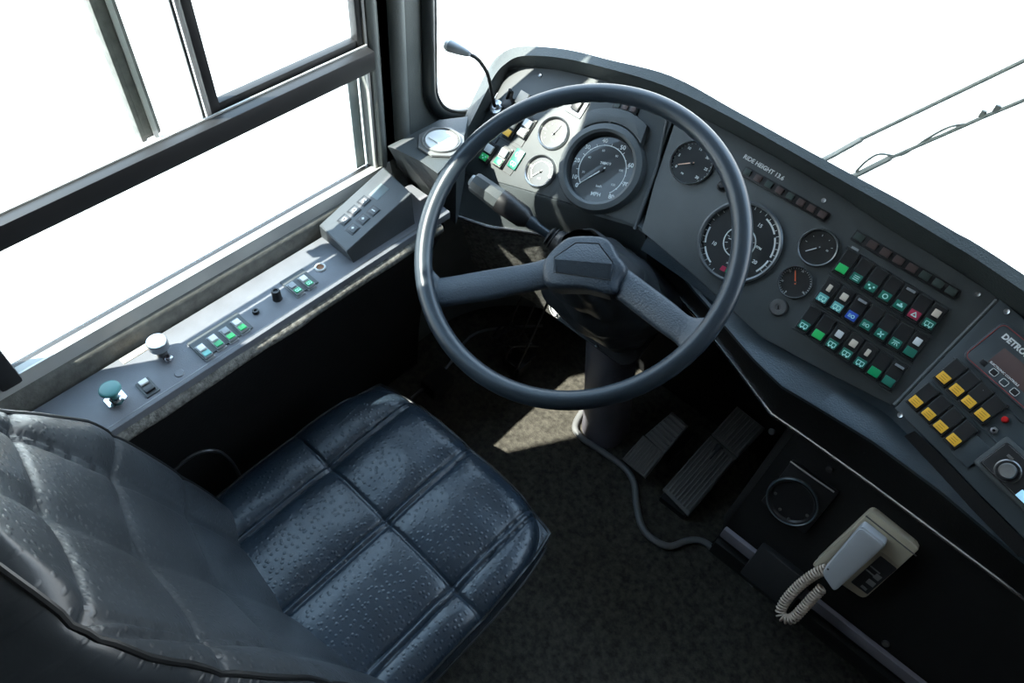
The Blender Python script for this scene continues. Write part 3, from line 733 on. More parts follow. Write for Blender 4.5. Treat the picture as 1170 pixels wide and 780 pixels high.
# ---- diagnostic display
tl, bl = PR(1144, 369, .004), PR(1104, 407, .004)
hgt = (tl - bl).length; u_ = U3; v_ = (tl - bl).normalized(); v_ = (v_ - u_ * v_.dot(u_)).normalized(); hh = (tl - bl).dot(v_); wd = .150
cen = bl + v_ * hh / 2 + u_ * (wd / 2 + (tl - bl).dot(u_) / 2); Td = frame(cen, u_, v_, N3)
hh += .008; wd += .004
q = MB(); q.prism(rrect(wd, hh, .010), 0, .007, .0015); disp = part('diagnostic_display', q, 'panelb', dash, Td)
q = MB(); q.tube([(x, y, .0072) for x, y in rrect(wd - .006, hh - .006, .008)], .0006, 5, closed=True); part('red_outline', q, 'redline', disp, Td)
def Dl(px, py, z=.0075):
    p = Td.inverted() @ PR(px, py, .011); return p.x, p.y
x0, y0 = Dl(1080 + 430 / 6.5, 360 + 150 / 6.5)
me = text_mesh('DETROIT', .0115, M['text'], 'LEFT', bold=.0005); link('lettering', me, disp, Td @ Tr(x0, y0, .0076))
x1, y1 = Dl(1080 + 395 / 6.5, 360 + 240 / 6.5); x2, y2 = Dl(1080 + 325 / 6.5, 360 + 300 / 6.5)
q = MB(); q.box(((x2 + .005 + .110) / 2 + x2 / 2 - .0, (y1 + y2) / 2 - .001, .0073), (.105, abs(y1 - y2) + .012, .001), .0003); part('screen', q, 'lcd', disp, Td)
x0, y0 = Dl(1080 + 335 / 6.5, 360 + 345 / 6.5)
me = text_mesh('ELECTRONIC CONTROLS', .0042, M['text'], 'LEFT', bold=.0001); link('lettering', me, disp, Td @ Tr(x0, y0, .0076))
for i, (x, y) in enumerate(((283, 352), (362, 425), (437, 500), (515, 570))):
    a, b_ = Dl(1080 + x / 6.5, 360 + y / 6.5); Tb = Td @ Tr(a, b_, .007)
    q = MB(); q.box((0, 0, .0006), (.009, .0075, .0016), .0006); bt = part('display_button', q, 'panelb' if i == 2 else 'black', disp, Tb)
    if i: q = MB(); q.tube([(xx, yy, .0009) for xx, yy in rrect(.0100, .0088, .002, 3)], .0005, 5, closed=True); part('button_outline', q, 'mark', bt, Tb)
# ---- car radio
cr = lambda x, y: (1090 + x / 6.5, 480 + y / 6.5)
tl, bl = PR(*cr(372, 130), .006), PR(*cr(160, 295), .006)
v_ = (tl - bl); v_ = (v_ - U3 * v_.dot(U3)); hh = v_.length; v_.normalize(); off_u = (tl - bl).dot(U3)
wd = .190; cen = bl + v_ * hh / 2 + U3 * (wd / 2 + off_u / 2); Td = frame(cen, U3, v_, N3); hh = .058
q = MB(); q.prism(rrect(wd, hh, .004), -.004, .006, .002); rad = part('car_radio', q, 'dash', dash, Td)
q = MB(); q.prism(rrect(wd - .012, hh - .012, .004), .004, .012, .002); part('radio_faceplate', q, 'black', rad, Td)
q = MB(); q.tube([(x, y, .0115) for x, y in rrect(wd - .016, hh - .016, .004)], .0006, 5, closed=True); part('faceplate_edge', q, 'steel', rad, Td)
def Rl(x, y): p = Td.inverted() @ PR(*cr(x, y), .022); return p.x, p.y
a, b_ = Rl(398, 378); q = MB(); q.lathe([(0, .022), (.0095, .0225), (.0110, .0205), (.0118, .010)], 36); part('volume_knob', q, 'steel', rad, Td @ Tr(a, b_))
q = MB(); q.lathe([(.0145, .012), (.0155, .0132), (.0170, .012)], 36); part('knob_ring', q, 'dull', rad, Td @ Tr(a, b_))
q = MB(); q.box((a + .066, b_ - .010, .0123), (.075, .012, .001), .0003); part('radio_screen', q, 'blue_display', rad, Td)
for dx in (-.012, .03, .055, .08): q = MB(); q.box((a + dx, b_ + .016, .0125), (.009, .004, .002), .0006); part('radio_button', q, 'dull' if dx < 0 else 'black', rad, Td)
# black lower shelf face below the facet
q = MB(); a, b_ = PR(1075, 525, -.004), PR(1180, 632, -.004)
q.grid([[PR(1045, 492, .0), PR(1075, 520, 0), PR(1115, 562, 0), PR(1185, 632, 0)], [PR(1045, 492, .0) + Vector((-.006, .004, -.03)), PR(1075, 520, 0) + Vector((-.008, .002, -.03)), PR(1115, 562, 0) + Vector((-.008, .002, -.03)), PR(1185, 632, 0) + Vector((-.008, .002, -.03))]])
part('panel_skirt', q, 'soft', dash)

# ---- carpeted kick panel under the dash, left of the column
q = MB(); xs2 = [-.80 + k * .27 / 24 for k in range(25)]
rows = []
for j in range(9):
    t = j / 8; row = []
    for x in xs2:
        c_ = interp(chrome, x); zb = lerp(.36, .50, max(0, min(1, abs(x + .63) / .2)))
        row.append(Vector((x, c_.y + .006 + .05 * t + .006 * noise.noise(Vector((x * 14, t * 3, 0))), lerp(ZC - .004, zb, t))))
    rows.append(row)
q.grid(rows); part('carpet_panel', q, 'carpet_sunlit', dash)
# ---- lower right panel below the chrome line, to the floor
ZK = .43
def kick_y(z): return lerp(.750, .862, (z - ZK) / (ZC - ZK))
q = MB(); xl = -.035
q.grid([[Vector((x, kick_y(z) + (interp(chrome, x).y - .862) * ((z - ZK) / (ZC - ZK)) + .005, z)) for x in [xl + k * 1.60 / 30 for k in range(31)]] for z in (ZC - .004, .6, .55, .5, ZK)])
q.grid([[Vector((xl, kick_y(z) + .005, z)) , Vector((xl - .012, kick_y(z) + .03, z)), Vector((xl - .03, 1.16, z))] for z in (ZC - .004, .55, ZK)])
q.grid([[Vector((x, 0, 0)) + d_ for x in (xl, 1.57)] for d_ in (Vector((0, .755, ZK)), Vector((0, .753, ZK - .07)), Vector((0, .90, ZK - .08)), Vector((0, 1.0, ZF + .005)))])
part('lower_panel', q, 'kick', dash)
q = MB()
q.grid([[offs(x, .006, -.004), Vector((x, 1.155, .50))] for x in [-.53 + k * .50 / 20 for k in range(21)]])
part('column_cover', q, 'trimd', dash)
VK = Vector((0, .862 - .750, ZC - ZK)).normalized(); NK = Vector((1, 0, 0)).cross(VK)
def PK(px, py, off=0): return onp(px, py, Vector((0, .755, ZK)) + NK * off, NK)
def KT(px, py, off=0): return frame(PK(px, py, off), U, VK, NK)
# round cup holder with wire bar
kr = 29 * depth(PK(905, 570)) / F
q = MB(); q.box((.004, .012, .004), (kr * 2.0, kr * 2.3, .010), .003); q.lathe([(0, .0095), (kr * .80, .0095), (kr * .86, .013), (kr * .95, .014), (kr, .011), (kr * 1.02, .006)], 40)
ch = part('cup_holder', q, 'black', dash, KT(907, 570))
q = MB(); q.lathe([(kr * .93, .0142), (kr * .965, .0155), (kr * 1.0, .0135)], 40); part('rim_ring', q, mat('blue_grey_ring', (.05, .075, .09), .3), ch, KT(907, 570))
q = MB(); q.tube([PK(903, 527, .014), PK(921, 540, .018), PK(953, 562, .014)], .0016, 8); part('wire_bar', q, 'steel', ch)
for x, y in ((888, 561), (893, 579), (903, 590), (924, 586)):
    q = MB(); q.lathe([(0, .012), (.0025, .0115), (.003, .008)], 10); part('screw', q, 'dull', ch, KT(x, y))
for x, y in ((948, 536), (882, 493), (1012, 735), (1155, 740)): 
    q = MB(); q.lathe([(0, .004), (.005, .003), (.0065, 0)], 16); part('screw', q, 'dull' if x > 1000 else 'soft', dash, KT(x, y, .001))
# small box near the floor
q = MB(); q.box((0, 0, .01), (.10, .075, .02), .004); part('lower_pocket', q, 'soft', dash, KT(888, 655, .0))
# floor-edge trim of the panel
q = MB(); q.box((.767, .7505, ZK + .004), (1.60, .010, .030), .003); part('panel_edge', q, 'post', dash)
q = MB(); q.box((.767, .747, ZK - .050), (1.60, .014, .045), .004); part('panel_edge', q, 'kick', dash)
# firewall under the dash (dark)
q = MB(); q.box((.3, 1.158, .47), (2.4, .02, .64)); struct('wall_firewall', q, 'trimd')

# ================================================================== MICROPHONE
mp = [PL(568, 122), PL(564, 108, .028), PL(559, 92, .052)]
b0 = PL(568, 122.5)
pts = [b0, b0 + NP * .012, ony(558, 88, .93), ony(551, 74, .905), ony(544, 66, .89), ony(534, 61, .878)]
mic = thing('microphone', b0, 'small black gooseneck microphone standing on the left corner of the dashboard', 'microphone')
q = MB(); q.lathe([(0, .010), (.006, .010), (.0065, .005), (.0135, .005), (.0145, .003), (.0145, 0)], 28); part('mounting_nut', q, 'steel', mic, frame(b0, U, V, NP))
gp_ = smooth_path(pts, 8); q = MB(); q.tube(gp_, [.0034 + .0004 * (i % 2) for i in range(len(gp_))], 10); part('gooseneck', q, 'black', mic)
h0, h1 = ony(537, 62, .878), ony(511, 51, .872); dr = (h1 - h0)
q = MB(); q.tube([h0 + dr * t for t in (0, .1, .5, .85)], [.004, .006, .0095, .0115], 18); part('microphone_body', q, 'grey', mic)  # pale grey paints sunlight onto the head
q = MB(); q.tube([h0 + dr * t for t in (.84, .95, 1.02, 1.06)], [.0112, .0112, .0095, .004], 18); part('microphone_tip', q, 'white', mic)  # white puts the flare of the sun into the tip

# ================================================================== SIDE CONSOLE
con = thing('side_console', (-.82, .3, ZL), 'grey painted metal console ledge with switches and knobs under the side window', 'console')
q = MB(); prof = [(-.876, .690), (-.876, .7185), (-.8745, .720), (-.7685, .720), (-.7655, .7185), (-.7645, .712), (-.7645, .704), (-.772, .700)]
q.grid([[(x, y, z) for y in (-.30, 0, .3, .60, .765)] for x, z in prof]); part('console_top', q, 'console', con, ang=50)
q = MB(); q.box((-.8795, .22, .694), (.006, 1.05, .020)); part('console_gap_seal', q, 'black', con)
q = MB(); q.box((-.7725, .35, .7203), (.0012, .8, .0006)); part('console_crease', q, 'dull', con)
def CT(px, py, z=0): return Matrix.Translation(onz(px, py, ZL + z))
T = CT(133, 457)
q = MB(); q.lathe([(.009, 0), (.0165, 0), (.0165, .005), (.009, .006)], 6); q.lathe([(.009, .005), (.009, .010), (.0065, .011)], 24)
mb = part('mushroom_button', q, 'chrome', con, T); mb['label'] = 'green mushroom button on a chrome hexagonal nut'
q = MB(); q.lathe([(0, .0322), (.0120, .0320), (.0148, .0312), (.0158, .0300), (.0160, .0285), (.0140, .0270), (.0070, .0262), (.0065, .009)], 40); part('button_cap', q, 'button_green', mb, T)
T = CT(185.5, 404)
q = MB(); q.lathe([(.0085, 0), (.0085, .010), (.0115, .013), (.0115, .018)], 28); kb = part('pull_knob', q, 'dull', con, T)
q = MB(); q.lathe([(.0115, .016), (.0155, .018), (.0160, .030), (.0156, .0322), (.0148, .0332), (.0120, .0336), (0, .0337)], 40); part('knob_cap', q, 'steel', kb, T)
T = CT(193, 411); q = MB(); q.lathe([(.0033, .006), (.0038, .0065), (.0075, .006), (.0075, 0)], 6); q.lathe([(.0033, .006), (.0033, .009), (.005, .009), (.005, .005)], 20)
part('jack_socket', q, 'chrome', con, T)
T = CT(205, 426.5); q = MB(); q.lathe([(0, .0015), (.0065, .0015), (.0078, 0)], 24); part('blanking_cap', q, 'console', con, T)
T = CT(155, 404); q = MB(); q.box((0, .004, .0008), (.012, .055, .0012), .0004)
for yy in (-.02, .03):
    q.lathe([(0, .0028), (.002, .0024), (.0022, .0012)], 10, c=(0, yy, 0))
part('label_plate', q, 'cream', con, T)
# side switches: long axis across the ledge (X), lens toward the cabin
def CS(px, py, hz=.008, **k):
    c_ = onz(px, py, ZL + hz); T = frame(Vector((c_.x - .0085, c_.y, ZL)), Vector((0, 1, 0)), Vector((-1, 0, 0)), Vector((0, 0, 1)))
    return switch('rocker_switch', T @ Matrix.Diagonal((.72, .80, .8, 1)), parent=con, **k)
for px, py, ln, pd in ((236, 403, 'teal', 'white'), (249.5, 392, 'green', 'white'), (263.5, 383.5, 'greenb', 'grey'), (276.5, 373.5, 'greenb', 'white'), (340, 331, 'green', 'grey'), (353, 323, 'green', 'white')):
    CS(px, py, lens=ln, paddle=pd, ps=(.0155, .014), sym='bus' if px > 300 else None, body='grey')
for (pa, pb) in (((236, 403), (276.5, 373.5)), ((340, 331), (353, 323))):
    a, b_ = onz(*pa, ZL), onz(*pb, ZL); L = (b_.y - a.y) + .024
    q = MB(); q.box((0, 0, .0012), (.045, L, .003), .0008); part('switch_bezel', q, 'dash', con, Matrix.Translation(((a.x + b_.x) / 2 - .011, (a.y + b_.y) / 2, ZL)))
T = CT(169, 443); q = MB(); q.box((0, 0, .001), (.034, .022, .003), .0008); pr_ = part('rocker_switch', q, 'dash', con, T)
q = MB(); q.box((.006, 0, .004), (.011, .015, .006), .001); q.box((-.006, 0, .003), (.012, .015, .003), .0006); part('rocker', q, 'black', pr_, T)
q = MB(); q.box((-.009, 0, .006), (.009, .013, .004), .0008); part('rocker_tip', q, 'white', pr_, T)
T = CT(292.5, 357); q = MB(); q.lathe([(.0022, .005), (.0026, .006), (.0052, .006), (.0058, .002), (.0058, 0)], 20); q.lathe([(0, .0035), (.0025, .0035)], 12); part('small_knob', q, 'black', con, T)
T = CT(317, 341); q = MB(); q.lathe([(0, .018), (.0035, .018), (.004, .0205), (.0065, .0205), (.0075, .018), (.0078, .002), (.0085, 0)], 24); part('tall_knob', q, 'black', con, T)
T = CT(366, 305.8); q = MB(); q.lathe([(.0068, -.002), (.0070, .003), (.0088, .0035), (.0100, .002), (.0100, 0)], 28); so = part('power_socket', q, 'white', con, T)
q = MB(); q.lathe([(0, .0006), (.0070, .0006)], 20); part('socket_inside', q, 'rust', so, T)

# keypad box, a wedge on the front end of the console
za, zb = .748, .790
A, B, C_, D = onz(365, 257.5, za), onz(438, 191, zb), onz(470, 221, zb), onz(396, 288, za)
A.x = max(A.x, -.905); B.x = max(B.x, -.905)
kb0 = (A + B + C_ + D) / 4
kx = thing('keypad_box', (kb0.x, kb0.y, ZL), 'wedge-shaped dark grey keypad box with six square keys at the front end of the console', 'keypad box')
q = MB(); top = [A, B, C_, D]; bot = [Vector((p.x, p.y, ZL + .0005)) for p in top]
bot[3] = onz(404, 300, ZL + .0005); bot[2] = Vector((C_.x + .006, C_.y, ZL + .0005))
n_ = (B - A).cross(D - A).normalized(); n_ = n_ if n_.z > 0 else -n_
cen = kb0; ins = [p.lerp(cen, .03) + n_ * .0015 for p in top]; midr = [p.lerp(b_, .05) for p, b_ in zip(top, bot)]
q.grid([ins, top, midr, bot], closed=True); q.poly(ins); part('box_shell', q, 'box', kx, ang=30)
uB = (B - A).normalized(); vB = n_.cross(uB)
def KP(px, py, o=.0015): return frame(onp(px, py, A + n_ * o, n_), uB, vB, n_)
ck = lambda x, y: (340 + x / 6, 180 + y / 6)
keys = [(320, 428, 's'), (388, 365, 's'), (455, 300, 's'), (378, 490, 'd'), (448, 425, 'd'), (518, 368, 'b')]
for x, y, k in keys:
    T = KP(*ck(x, y)); q = MB(); s_ = .0150
    o_ = [(-s_ / 2 - .0012, -s_ / 2 - .0012, .0002), (s_ / 2 + .0012, -s_ / 2 - .0012, .0002), (s_ / 2 + .0012, s_ / 2 + .0012, .0002), (-s_ / 2 - .0012, s_ / 2 + .0012, .0002)]
    q.box((0, 0, .0002), (s_ + .0050, s_ + .0050, .0016), .0003); o = part('key_recess', q, 'black', kx, T)
    q = MB(); q.box((.0010, -.0010, .0012), (s_, s_, .0022), .0008); kk = part('key', q, 'box', o, T)
    q = MB()
    if k == 's': q.tube([(a + .0008, b_ - .0008, .0026) for a, b_ in rrect(.0062, .0062, .001, 2)], .0006, 4, closed=True)
    elif k == 'd': q.box((.0008, -.0008, .0026), (.0042, .0042, .0004), T=Matrix.Rotation(.78, 4, 'Z'))
    else: q.box((.0008, -.0008, .0026), (.002, .008, .0004))
    part('key_mark', q, 'mark', o, T)
T = KP(*ck(560, 235)); q = MB(); q.box((0, 0, .0003), (.032, .023, .0010), .0003); part('display_window', q, mat('small_display', (.10, .13, .135), .3), kx, T)

# ================================================================== STEERING WHEEL
WC = Vector((-.462, .736, .880)); th = math.radians(32.1)
WU = Vector((1, 0, 0)); WV = Vector((0, math.cos(th), math.sin(th))); WN = WU.cross(WV)
TW = frame(WC, WU, WV, WN); RW = .256
wh = link('steering_wheel', None, None, TW); wh.empty_display_size = .02
tag(wh, 'large black two-spoke steering wheel in front of the driver seat', 'steering wheel')
q = MB(); N = 128
pr = []
rows = []
for i in range(N):
    a = 2 * PI * i / N; ring = []
    for k in range(20):
        t = 2 * PI * k / 20; rr = .0152
        x = RW + rr * math.cos(t) * 1.0; z = rr * .95 * math.sin(t)
        if math.sin(t) < -.3: z -= 0.0012 * math.cos(i * PI)     # finger grips on the underside
        ring.append((x * math.cos(a), x * math.sin(a), z))
    rows.append(ring)
rows.append(rows[0]); q.grid(rows, closed=True); part('rim', q, 'wheel', wh, TW, ang=60)
def WP(px, py, off=0):
    p = onp(px, py, WC + WN * off, WN); return TW.inverted() @ p
HO = -.030
def spoke(top_px, bot_px, offs_):
    """top and bottom edges as matching pixel lists; offs_ = depth below rim plane"""
    q = MB(); T_ = [WP(*p, o) for p, o in zip(top_px, offs_)]; B_ = [WP(*p, o) for p, o in zip(bot_px, offs_)]
    T_ = smooth_path(T_, 5); B_ = smooth_path(B_, 5); rows = []
    for a, b in zip(T_, B_):
        d = (b - a); row = []
        for t, h in ((0, -.012), (0, -.003), (.04, .0), (.12, .0025), (.5, .0045), (.88, .0025), (.96, 0), (1, -.003), (1, -.012), (.5, -.014)): row.append(a + d * t + Vector((0, 0, h)))
        rows.append(row)
    q.grid(rows, closed=True); return q
q = spoke([(489, 303), (500, 315), (508, 316), (560, 307), (612, 298), (650, 283)], [(489, 362), (500, 350), (508, 348), (560, 340), (620, 328), (655, 326)], [-.004, -.006, -.008, -.017, -.026, -.030])
part('spoke', q, 'spoke', wh, TW, ang=50)
q = spoke([(686, 285), (715, 305), (742, 325), (770, 346), (789, 361), (805, 362)], [(672, 328), (700, 337), (728, 358), (753, 377), (774, 393), (778, 408)], [-.030, -.028, -.022, -.014, -.008, -.003])
part('spoke', q, 'spoke', wh, TW, ang=50)
hub_px = [(622, 297), (640, 277), (655, 270), (686, 270), (699, 277), (707, 292), (717, 307), (709, 322), (701, 337), (668, 330), (627, 328), (619, 312)]
hp = [WP(*p, HO + .010) for p in hub_px]; cen = sum(hp, Vector()) / len(hp)
q = MB(); lay = []
for sc, z in ((1.0, -.030), (1.0, -.006), (.975, .0015), (.93, .0055), (.86, .0075)):
    lay.append([cen.lerp(p, sc) + Vector((0, 0, z)) for p in hp])
sm = [smooth_path(l, 3, closed=True) for l in lay]; q.grid(sm, closed=True); q.poly(sm[-1]); q.poly(sm[0][::-1])
hub = part('hub', q, 'spoke', wh, TW, ang=50)
pad_px = [(633, 294), (658, 277), (684, 278), (700, 299), (698, 320), (633, 311)]
def padp(px, o): return WP(*px, HO + .010 + o)
q = MB(); base = [padp(p, .0075) for p in pad_px]
ridge = [padp((633.5, 295), .013), padp((700, 301), .013)]
topf = [padp((634, 294), .0190), padp((658.5, 278), .0085), padp((683.5, 279), .0085), padp((699, 299.5), .0190)]
botf = [padp((634, 296), .0190), padp((699, 301.5), .0190), padp((697, 318.5), .0085), padp((634.5, 310), .0085)]
q.poly(topf); q.poly(botf); q.poly([topf[0], topf[3], botf[1], botf[0]])
rimb = [topf[0], topf[1], topf[2], topf[3], botf[1], botf[2], botf[3], botf[0]]
low = [Vector((p.x, p.y, base[0].z - .004)) + (p - cen) * .01 for p in rimb]; q.grid([rimb, low], closed=True)
part('horn_pad', q, 'spoke', hub, TW, ang=20)
q = MB(); q.tube([p + Vector((0, 0, -.0002)) for p in base], .0011, 6, closed=True); part('pad_groove', q, 'black', hub, TW)
q = MB(); q.lathe([(0, -.060), (.030, -.060), (.036, -.050), (.037, -.034), (0, -.030)], 32, c=(.008, -.022, 0)); part('hub_back', q, 'black', wh, TW)

# ================================================================== STEERING COLUMN
colm = thing('steering_column', (-.40, .94, ZF), 'black steering column with leather boot and pedestal behind the steering wheel', 'steering column')
ax = -WN
q = MB(); q.lathe([(.030, 0), (.038, .02), (.038, .16), (.03, .22)], 24, T=frame(WC + ax * .27, WU, -WV, WN)); part('column_tube', q, 'black', colm)
# boot: stacked rings down the axis, wrinkled
q = MB(); rings = []
base_c = Vector((-.462, .925, .575))
for j in range(15):
    t = j / 14; c_ = (WC + ax * .075).lerp(base_c, t)
    rx = lerp(.048, .108, min(1, t * 1.5) ** .8); ry = lerp(.045, .085, min(1, t * 1.4) ** .8)
    if t > .9: rx *= .97; ry *= .97
    ring = []
    for k in range(72):
        a = 2 * PI * k / 72; e = 2.8 if t > .5 else 2.2
        cx = math.copysign(abs(math.cos(a)) ** (2 / e), math.cos(a)); cy = math.copysign(abs(math.sin(a)) ** (2 / e), math.sin(a))
        wr = .010 * noise.noise(Vector((cx * 2.2, cy * 2.2, t * 4))) + .007 * math.sin(9 * t * PI + 2.2 * math.sin(a * 2)) * math.sin(PI * t)
        sx_ = 1 + .45 * math.sin(PI * min(1, t * 1.1)) * max(0, cx) * max(0, min(1, cy + .6))
        ring.append(c_ + WU * cx * (rx + wr) * sx_ + WV * cy * (ry + wr) * (1 + .25 * (sx_ - 1)))
    rings.append(ring)
q.grid(rings, closed=True); part('leather_boot', q, 'boot', colm, ang=70)
q = MB(); ro = [base_c + ax * .004 + WU * x + WV * y for x, y in rrect(.222, .176, .03, 6)]
q.tube(ro, .0028, 8, closed=True); part('boot_trim', q, 'black', colm)
q = MB(); q.prism(rrect(.218, .172, .03, 6), -.012, 0, 0, T=frame(base_c + ax * .004, WU, WV, WN)); part('boot_plate', q, 'black', colm)
for x, y in ((-.08, -.085), (.03, -.087), (.10, -.05)):
    q = MB(); q.lathe([(0, .003), (.003, .0025), (.0038, 0)], 14); part('screw', q, 'ring', colm, frame(base_c + WU * x + WV * y, WU, WV, WN))
# pedestal
q = MB(); rows = []
for t_, s_ in ((.0, 1.0), (.04, 1.0), (.07, .97), (.4, .95), (.85, .95), (1, 1.0)):
    z = ZF + .43 * t_; dy = -.02 * t_; dx_ = -.055 * t_
    rows.append([Vector((-.398 + dx_ + x * s_, .945 + dy + y * s_, z)) for x, y in rrect(.104, .115, .042, 8)])
q.grid(rows, closed=True); part('pedestal', q, 'post', colm)
# turn-signal stalk with rubber bellows
tip, root = ony(541, 207, .775), ony(640, 278, .815)
dr = root - tip; L = dr.length; dn = dr.normalized()
def seg(a, b): return [tip + dn * (L * t) for t in (a, b)]
q = MB(); q.tube([tip + dn * L * t for t in (0, .02, .30, .34)], [.0165, .0185, .0205, .018], 8); st = part('indicator_stalk', q, 'dash', colm, ang=30)
q = MB(); q.tube([tip + dn * L * t for t in (-.03, 0.0)], [.010, .011], 6); part('stalk_button', q, 'grey', st)
q = MB(); q.tube([tip + dn * L * t for t in (.30, .33, .58, .64)], [.0215, .022, .020, .0135], 24); part('stalk_collar', q, 'black', st)
q = MB(); q.tube([tip + dn * L * t for t in (.62, .68, .74, 1.0)], [.012, .012, .0085, .0075], 16); part('stalk_arm', q, 'wheel', st)
q = MB(); n_r = 9; q.tube([tip + dn * L * (.86 + .02 * k) for k in range(n_r)], [.012 + .006 * (k % 2) + .001 * k for k in range(n_r)], 20); part('rubber_bellows', q, 'soft', st)
q = MB(); q.tube([tip + dn * L * .99, WC + ax * .11 + Vector((-.03, 0, 0))], .022, 16); part('stalk_housing', q, 'black', colm)

# ================================================================== SEAT
seat = thing('driver_seat', (-.472, .25, ZF), 'quilted blue-black leather driver seat behind the steering wheel', 'seat')
SX, SY0, SY1, ZS = -.4875, .02, .535, .462
hw, hl = .247, (SY1 - SY0) / 2; cy0 = (SY0 + SY1) / 2
seam_x = (-.630, -.473, -.306); seam_y = .325
def quilt(x, y, seams, tr, d=.0095):
    z = 0
    ds = min(min(abs(x - s_ - .0065), abs(x - s_ + .0065)) for s_ in seams)
    z -= d * math.exp(-ds / .019) + .003 * math.exp(-(ds / .003) ** 2)
    dt = abs(y - tr); z -= d * .75 * math.exp(-dt / .022) + .003 * math.exp(-(dt / .003) ** 2)
    return z
NG = 200
q = MB(); rows = []; bound = []
def seat_xy(u, v):
    k = .30
    # left edge curves in toward the back; front slightly bowed
    return SX + hw * u * math.sqrt(1 - k * v * v * abs(v) / 2) , cy0 + hl * v * math.sqrt(1 - .22 * u * u * u * u / 2)
for i in range(NG + 1):
    v = -1 + 2 * i / NG; row = []
    for j in range(NG + 1):
        u = -1 + 2 * j / NG; x, y = seat_xy(u, v)
        e = max(abs(u), abs(v)); e = (abs(u) ** 8 + abs(v) ** 8) ** (1 / 8)
        ed = min(1, max(0, (e - .84) / .17)); drop = .030 * (1 - math.sqrt(max(0, 1 - ed * ed)))
        z = ZS - drop + .012 * (1 - u * u) + .008 * v - .012 * max(0, (v - .6)) ** 1
        z += quilt(x, y, seam_x, seam_y) * (1 - .5 * ed) + .002 * noise.noise(Vector((x * 16, y * 16, 0)))
        row.append(Vector((x, y, z)))
    rows.append(row)
q.grid(rows)
bd = rows[0][:-1] + [r_[-1] for r_ in rows[:-1]] + rows[-1][:0:-1] + [r_[0] for r_ in rows[:0:-1]]
cc = Vector((SX, cy0, 0))
def ringat(z, s_): return [Vector((cc.x + (p.x - cc.x) * s_, cc.y + (p.y - cc.y) * s_, z)) for p in bd]
sk = [bd, ringat(.425, 1.005), ringat(.405, 1.008), ringat(.37, 1.0), ringat(.345, .96)]
q.grid(sk, closed=True); q.poly(sk[-1])
cush = part('seat_cushion', q, 'leather', seat, ang=70)
q = MB(); q.tube([p + Vector((0, 0, -.0005)) + (p - Vector((cc.x, cc.y, p.z))).normalized() * .001 for p in bd[::4]], .0032, 8, closed=True); part('piping', q, 'piping', cush)
q = MB(); q.tube([p for p in ringat(.372, 1.003)[::4]], .003, 8, closed=True); part('piping', q, 'piping', cush)
q = MB(); q.box((SX, cy0 - .0, .31), (.40, .42, .07), .01); q.box((SX, cy0, .23), (.26, .28, .12), .02); q.box((SX, cy0, ZF + .01), (.36, .40, .02), .004); part('seat_pedestal', q, 'black', seat)
# backrest
prof_b = [(.40, .105), (.46, .098), (.52, .085), (.60, .066), (.68, .046), (.76, .025), (.84, .004), (.90, -.012), (.96, -.026), (1.02, -.040), (1.08, -.052), (1.14, -.065), (1.20, -.08)]
def prof(z):
    for (z0, y0), (z1, y1) in zip(prof_b[:-1], prof_b[1:]):
        if z0 <= z <= z1: return lerp(y0, y1, (z - z0) / (z1 - z0))
    return prof_b[0][1] if z < .4 else prof_b[-1][1]
ZB0, ZB1 = .42, 1.185
def bw(z):
    w = .240
    if z > .80: w = .240 - .045 * ((z - .80) / .2) ** 1.6 if z < 1.0 else .195 - .0 * z
    t = max(0, (z - .98) / (ZB1 - .98)); w *= max(0.0, (1 - t ** 2.4)) ** .5 if t < 1 else 0
    return max(w, .004)
q = MB(); NT, NPh = 170, 180; rows = []; edge_l = []; edge_r = []
for i in range(NT + 1):
    t = i / NT; z = ZB0 + (ZB1 - ZB0) * (1 - (1 - t) ** 1.35)
    yc = prof(z); dy = (prof(z + .01) - prof(z - .01)) / .02; nl = math.hypot(1, dy); ny, nz = 1 / nl, -dy / nl      # outward front normal
    w = bw(z); th_ = .058 * min(1, (w / .10) ** .5); ring = []
    for k in range(NPh):
        a = 2 * PI * k / NPh; cx = math.cos(a); sx = math.sin(a)
        ex = math.copysign(abs(cx) ** (2 / 3.2), cx); ey = math.copysign(abs(sx) ** (2 / 3.2), sx)
        xx = w * ex; h = th_ * ey
        if sx > 0:
            lat = abs(ex)
            h += .006 * math.exp(-((lat - .84) / .12) ** 2) * min(1, w / .15)       # side bolsters
            s_ = min(min(abs(xx + SX + .012 - s0 - .006), abs(xx + SX + .012 - s0 + .006)) for s0 in (-.620, -.470, -.322))
            fade = min(1, max(0, (1 - lat) / .12)); hh_ = .007 * math.exp(-s_ / .016) + .003 * math.exp(-(s_ / .003) ** 2)
            for z0 in (.70, .885, 1.05):
                dt = abs(z - (z0 + .4 * (xx + SX + .012 + .47))); hh_ += .006 * math.exp(-dt / .018) + .003 * math.exp(-(dt / .003) ** 2)
            h -= hh_ * fade
        else: h *= 1.25
        wing = (.062 if z < .85 else lerp(.062, .022, min(1, (z - .85) / .2))) * (abs(xx) / .24) ** 2.2
        ring.append(Vector((SX + .012 + xx, yc + wing - .040 * ny + h * ny, z + h * nz - .04 * nz)))
    rows.append(ring)
q.grid(rows, closed=True); q.poly(rows[-1]); q.poly(rows[0][::-1])
bk = part('backrest', q, 'leather_up', seat, ang=70)
pth = [r_[171 - 0] for r_ in rows[::3]]
pl = [r_[12] for r_ in rows[:-4:3]]; pr_ = [r_[78] for r_ in rows[:-4:3]]
q = MB(); q.tube(pl + [rows[-2][45]] + pr_[::-1], .0034, 8); part('piping', q, 'piping', bk)
pl = [r_[168] for r_ in rows[:-4:3]]; pr_ = [r_[102] for r_ in rows[:-4:3]]
q = MB(); q.tube(pl + [rows[-2][135]] + pr_[::-1], .0034, 8); part('piping', q, 'piping', bk)
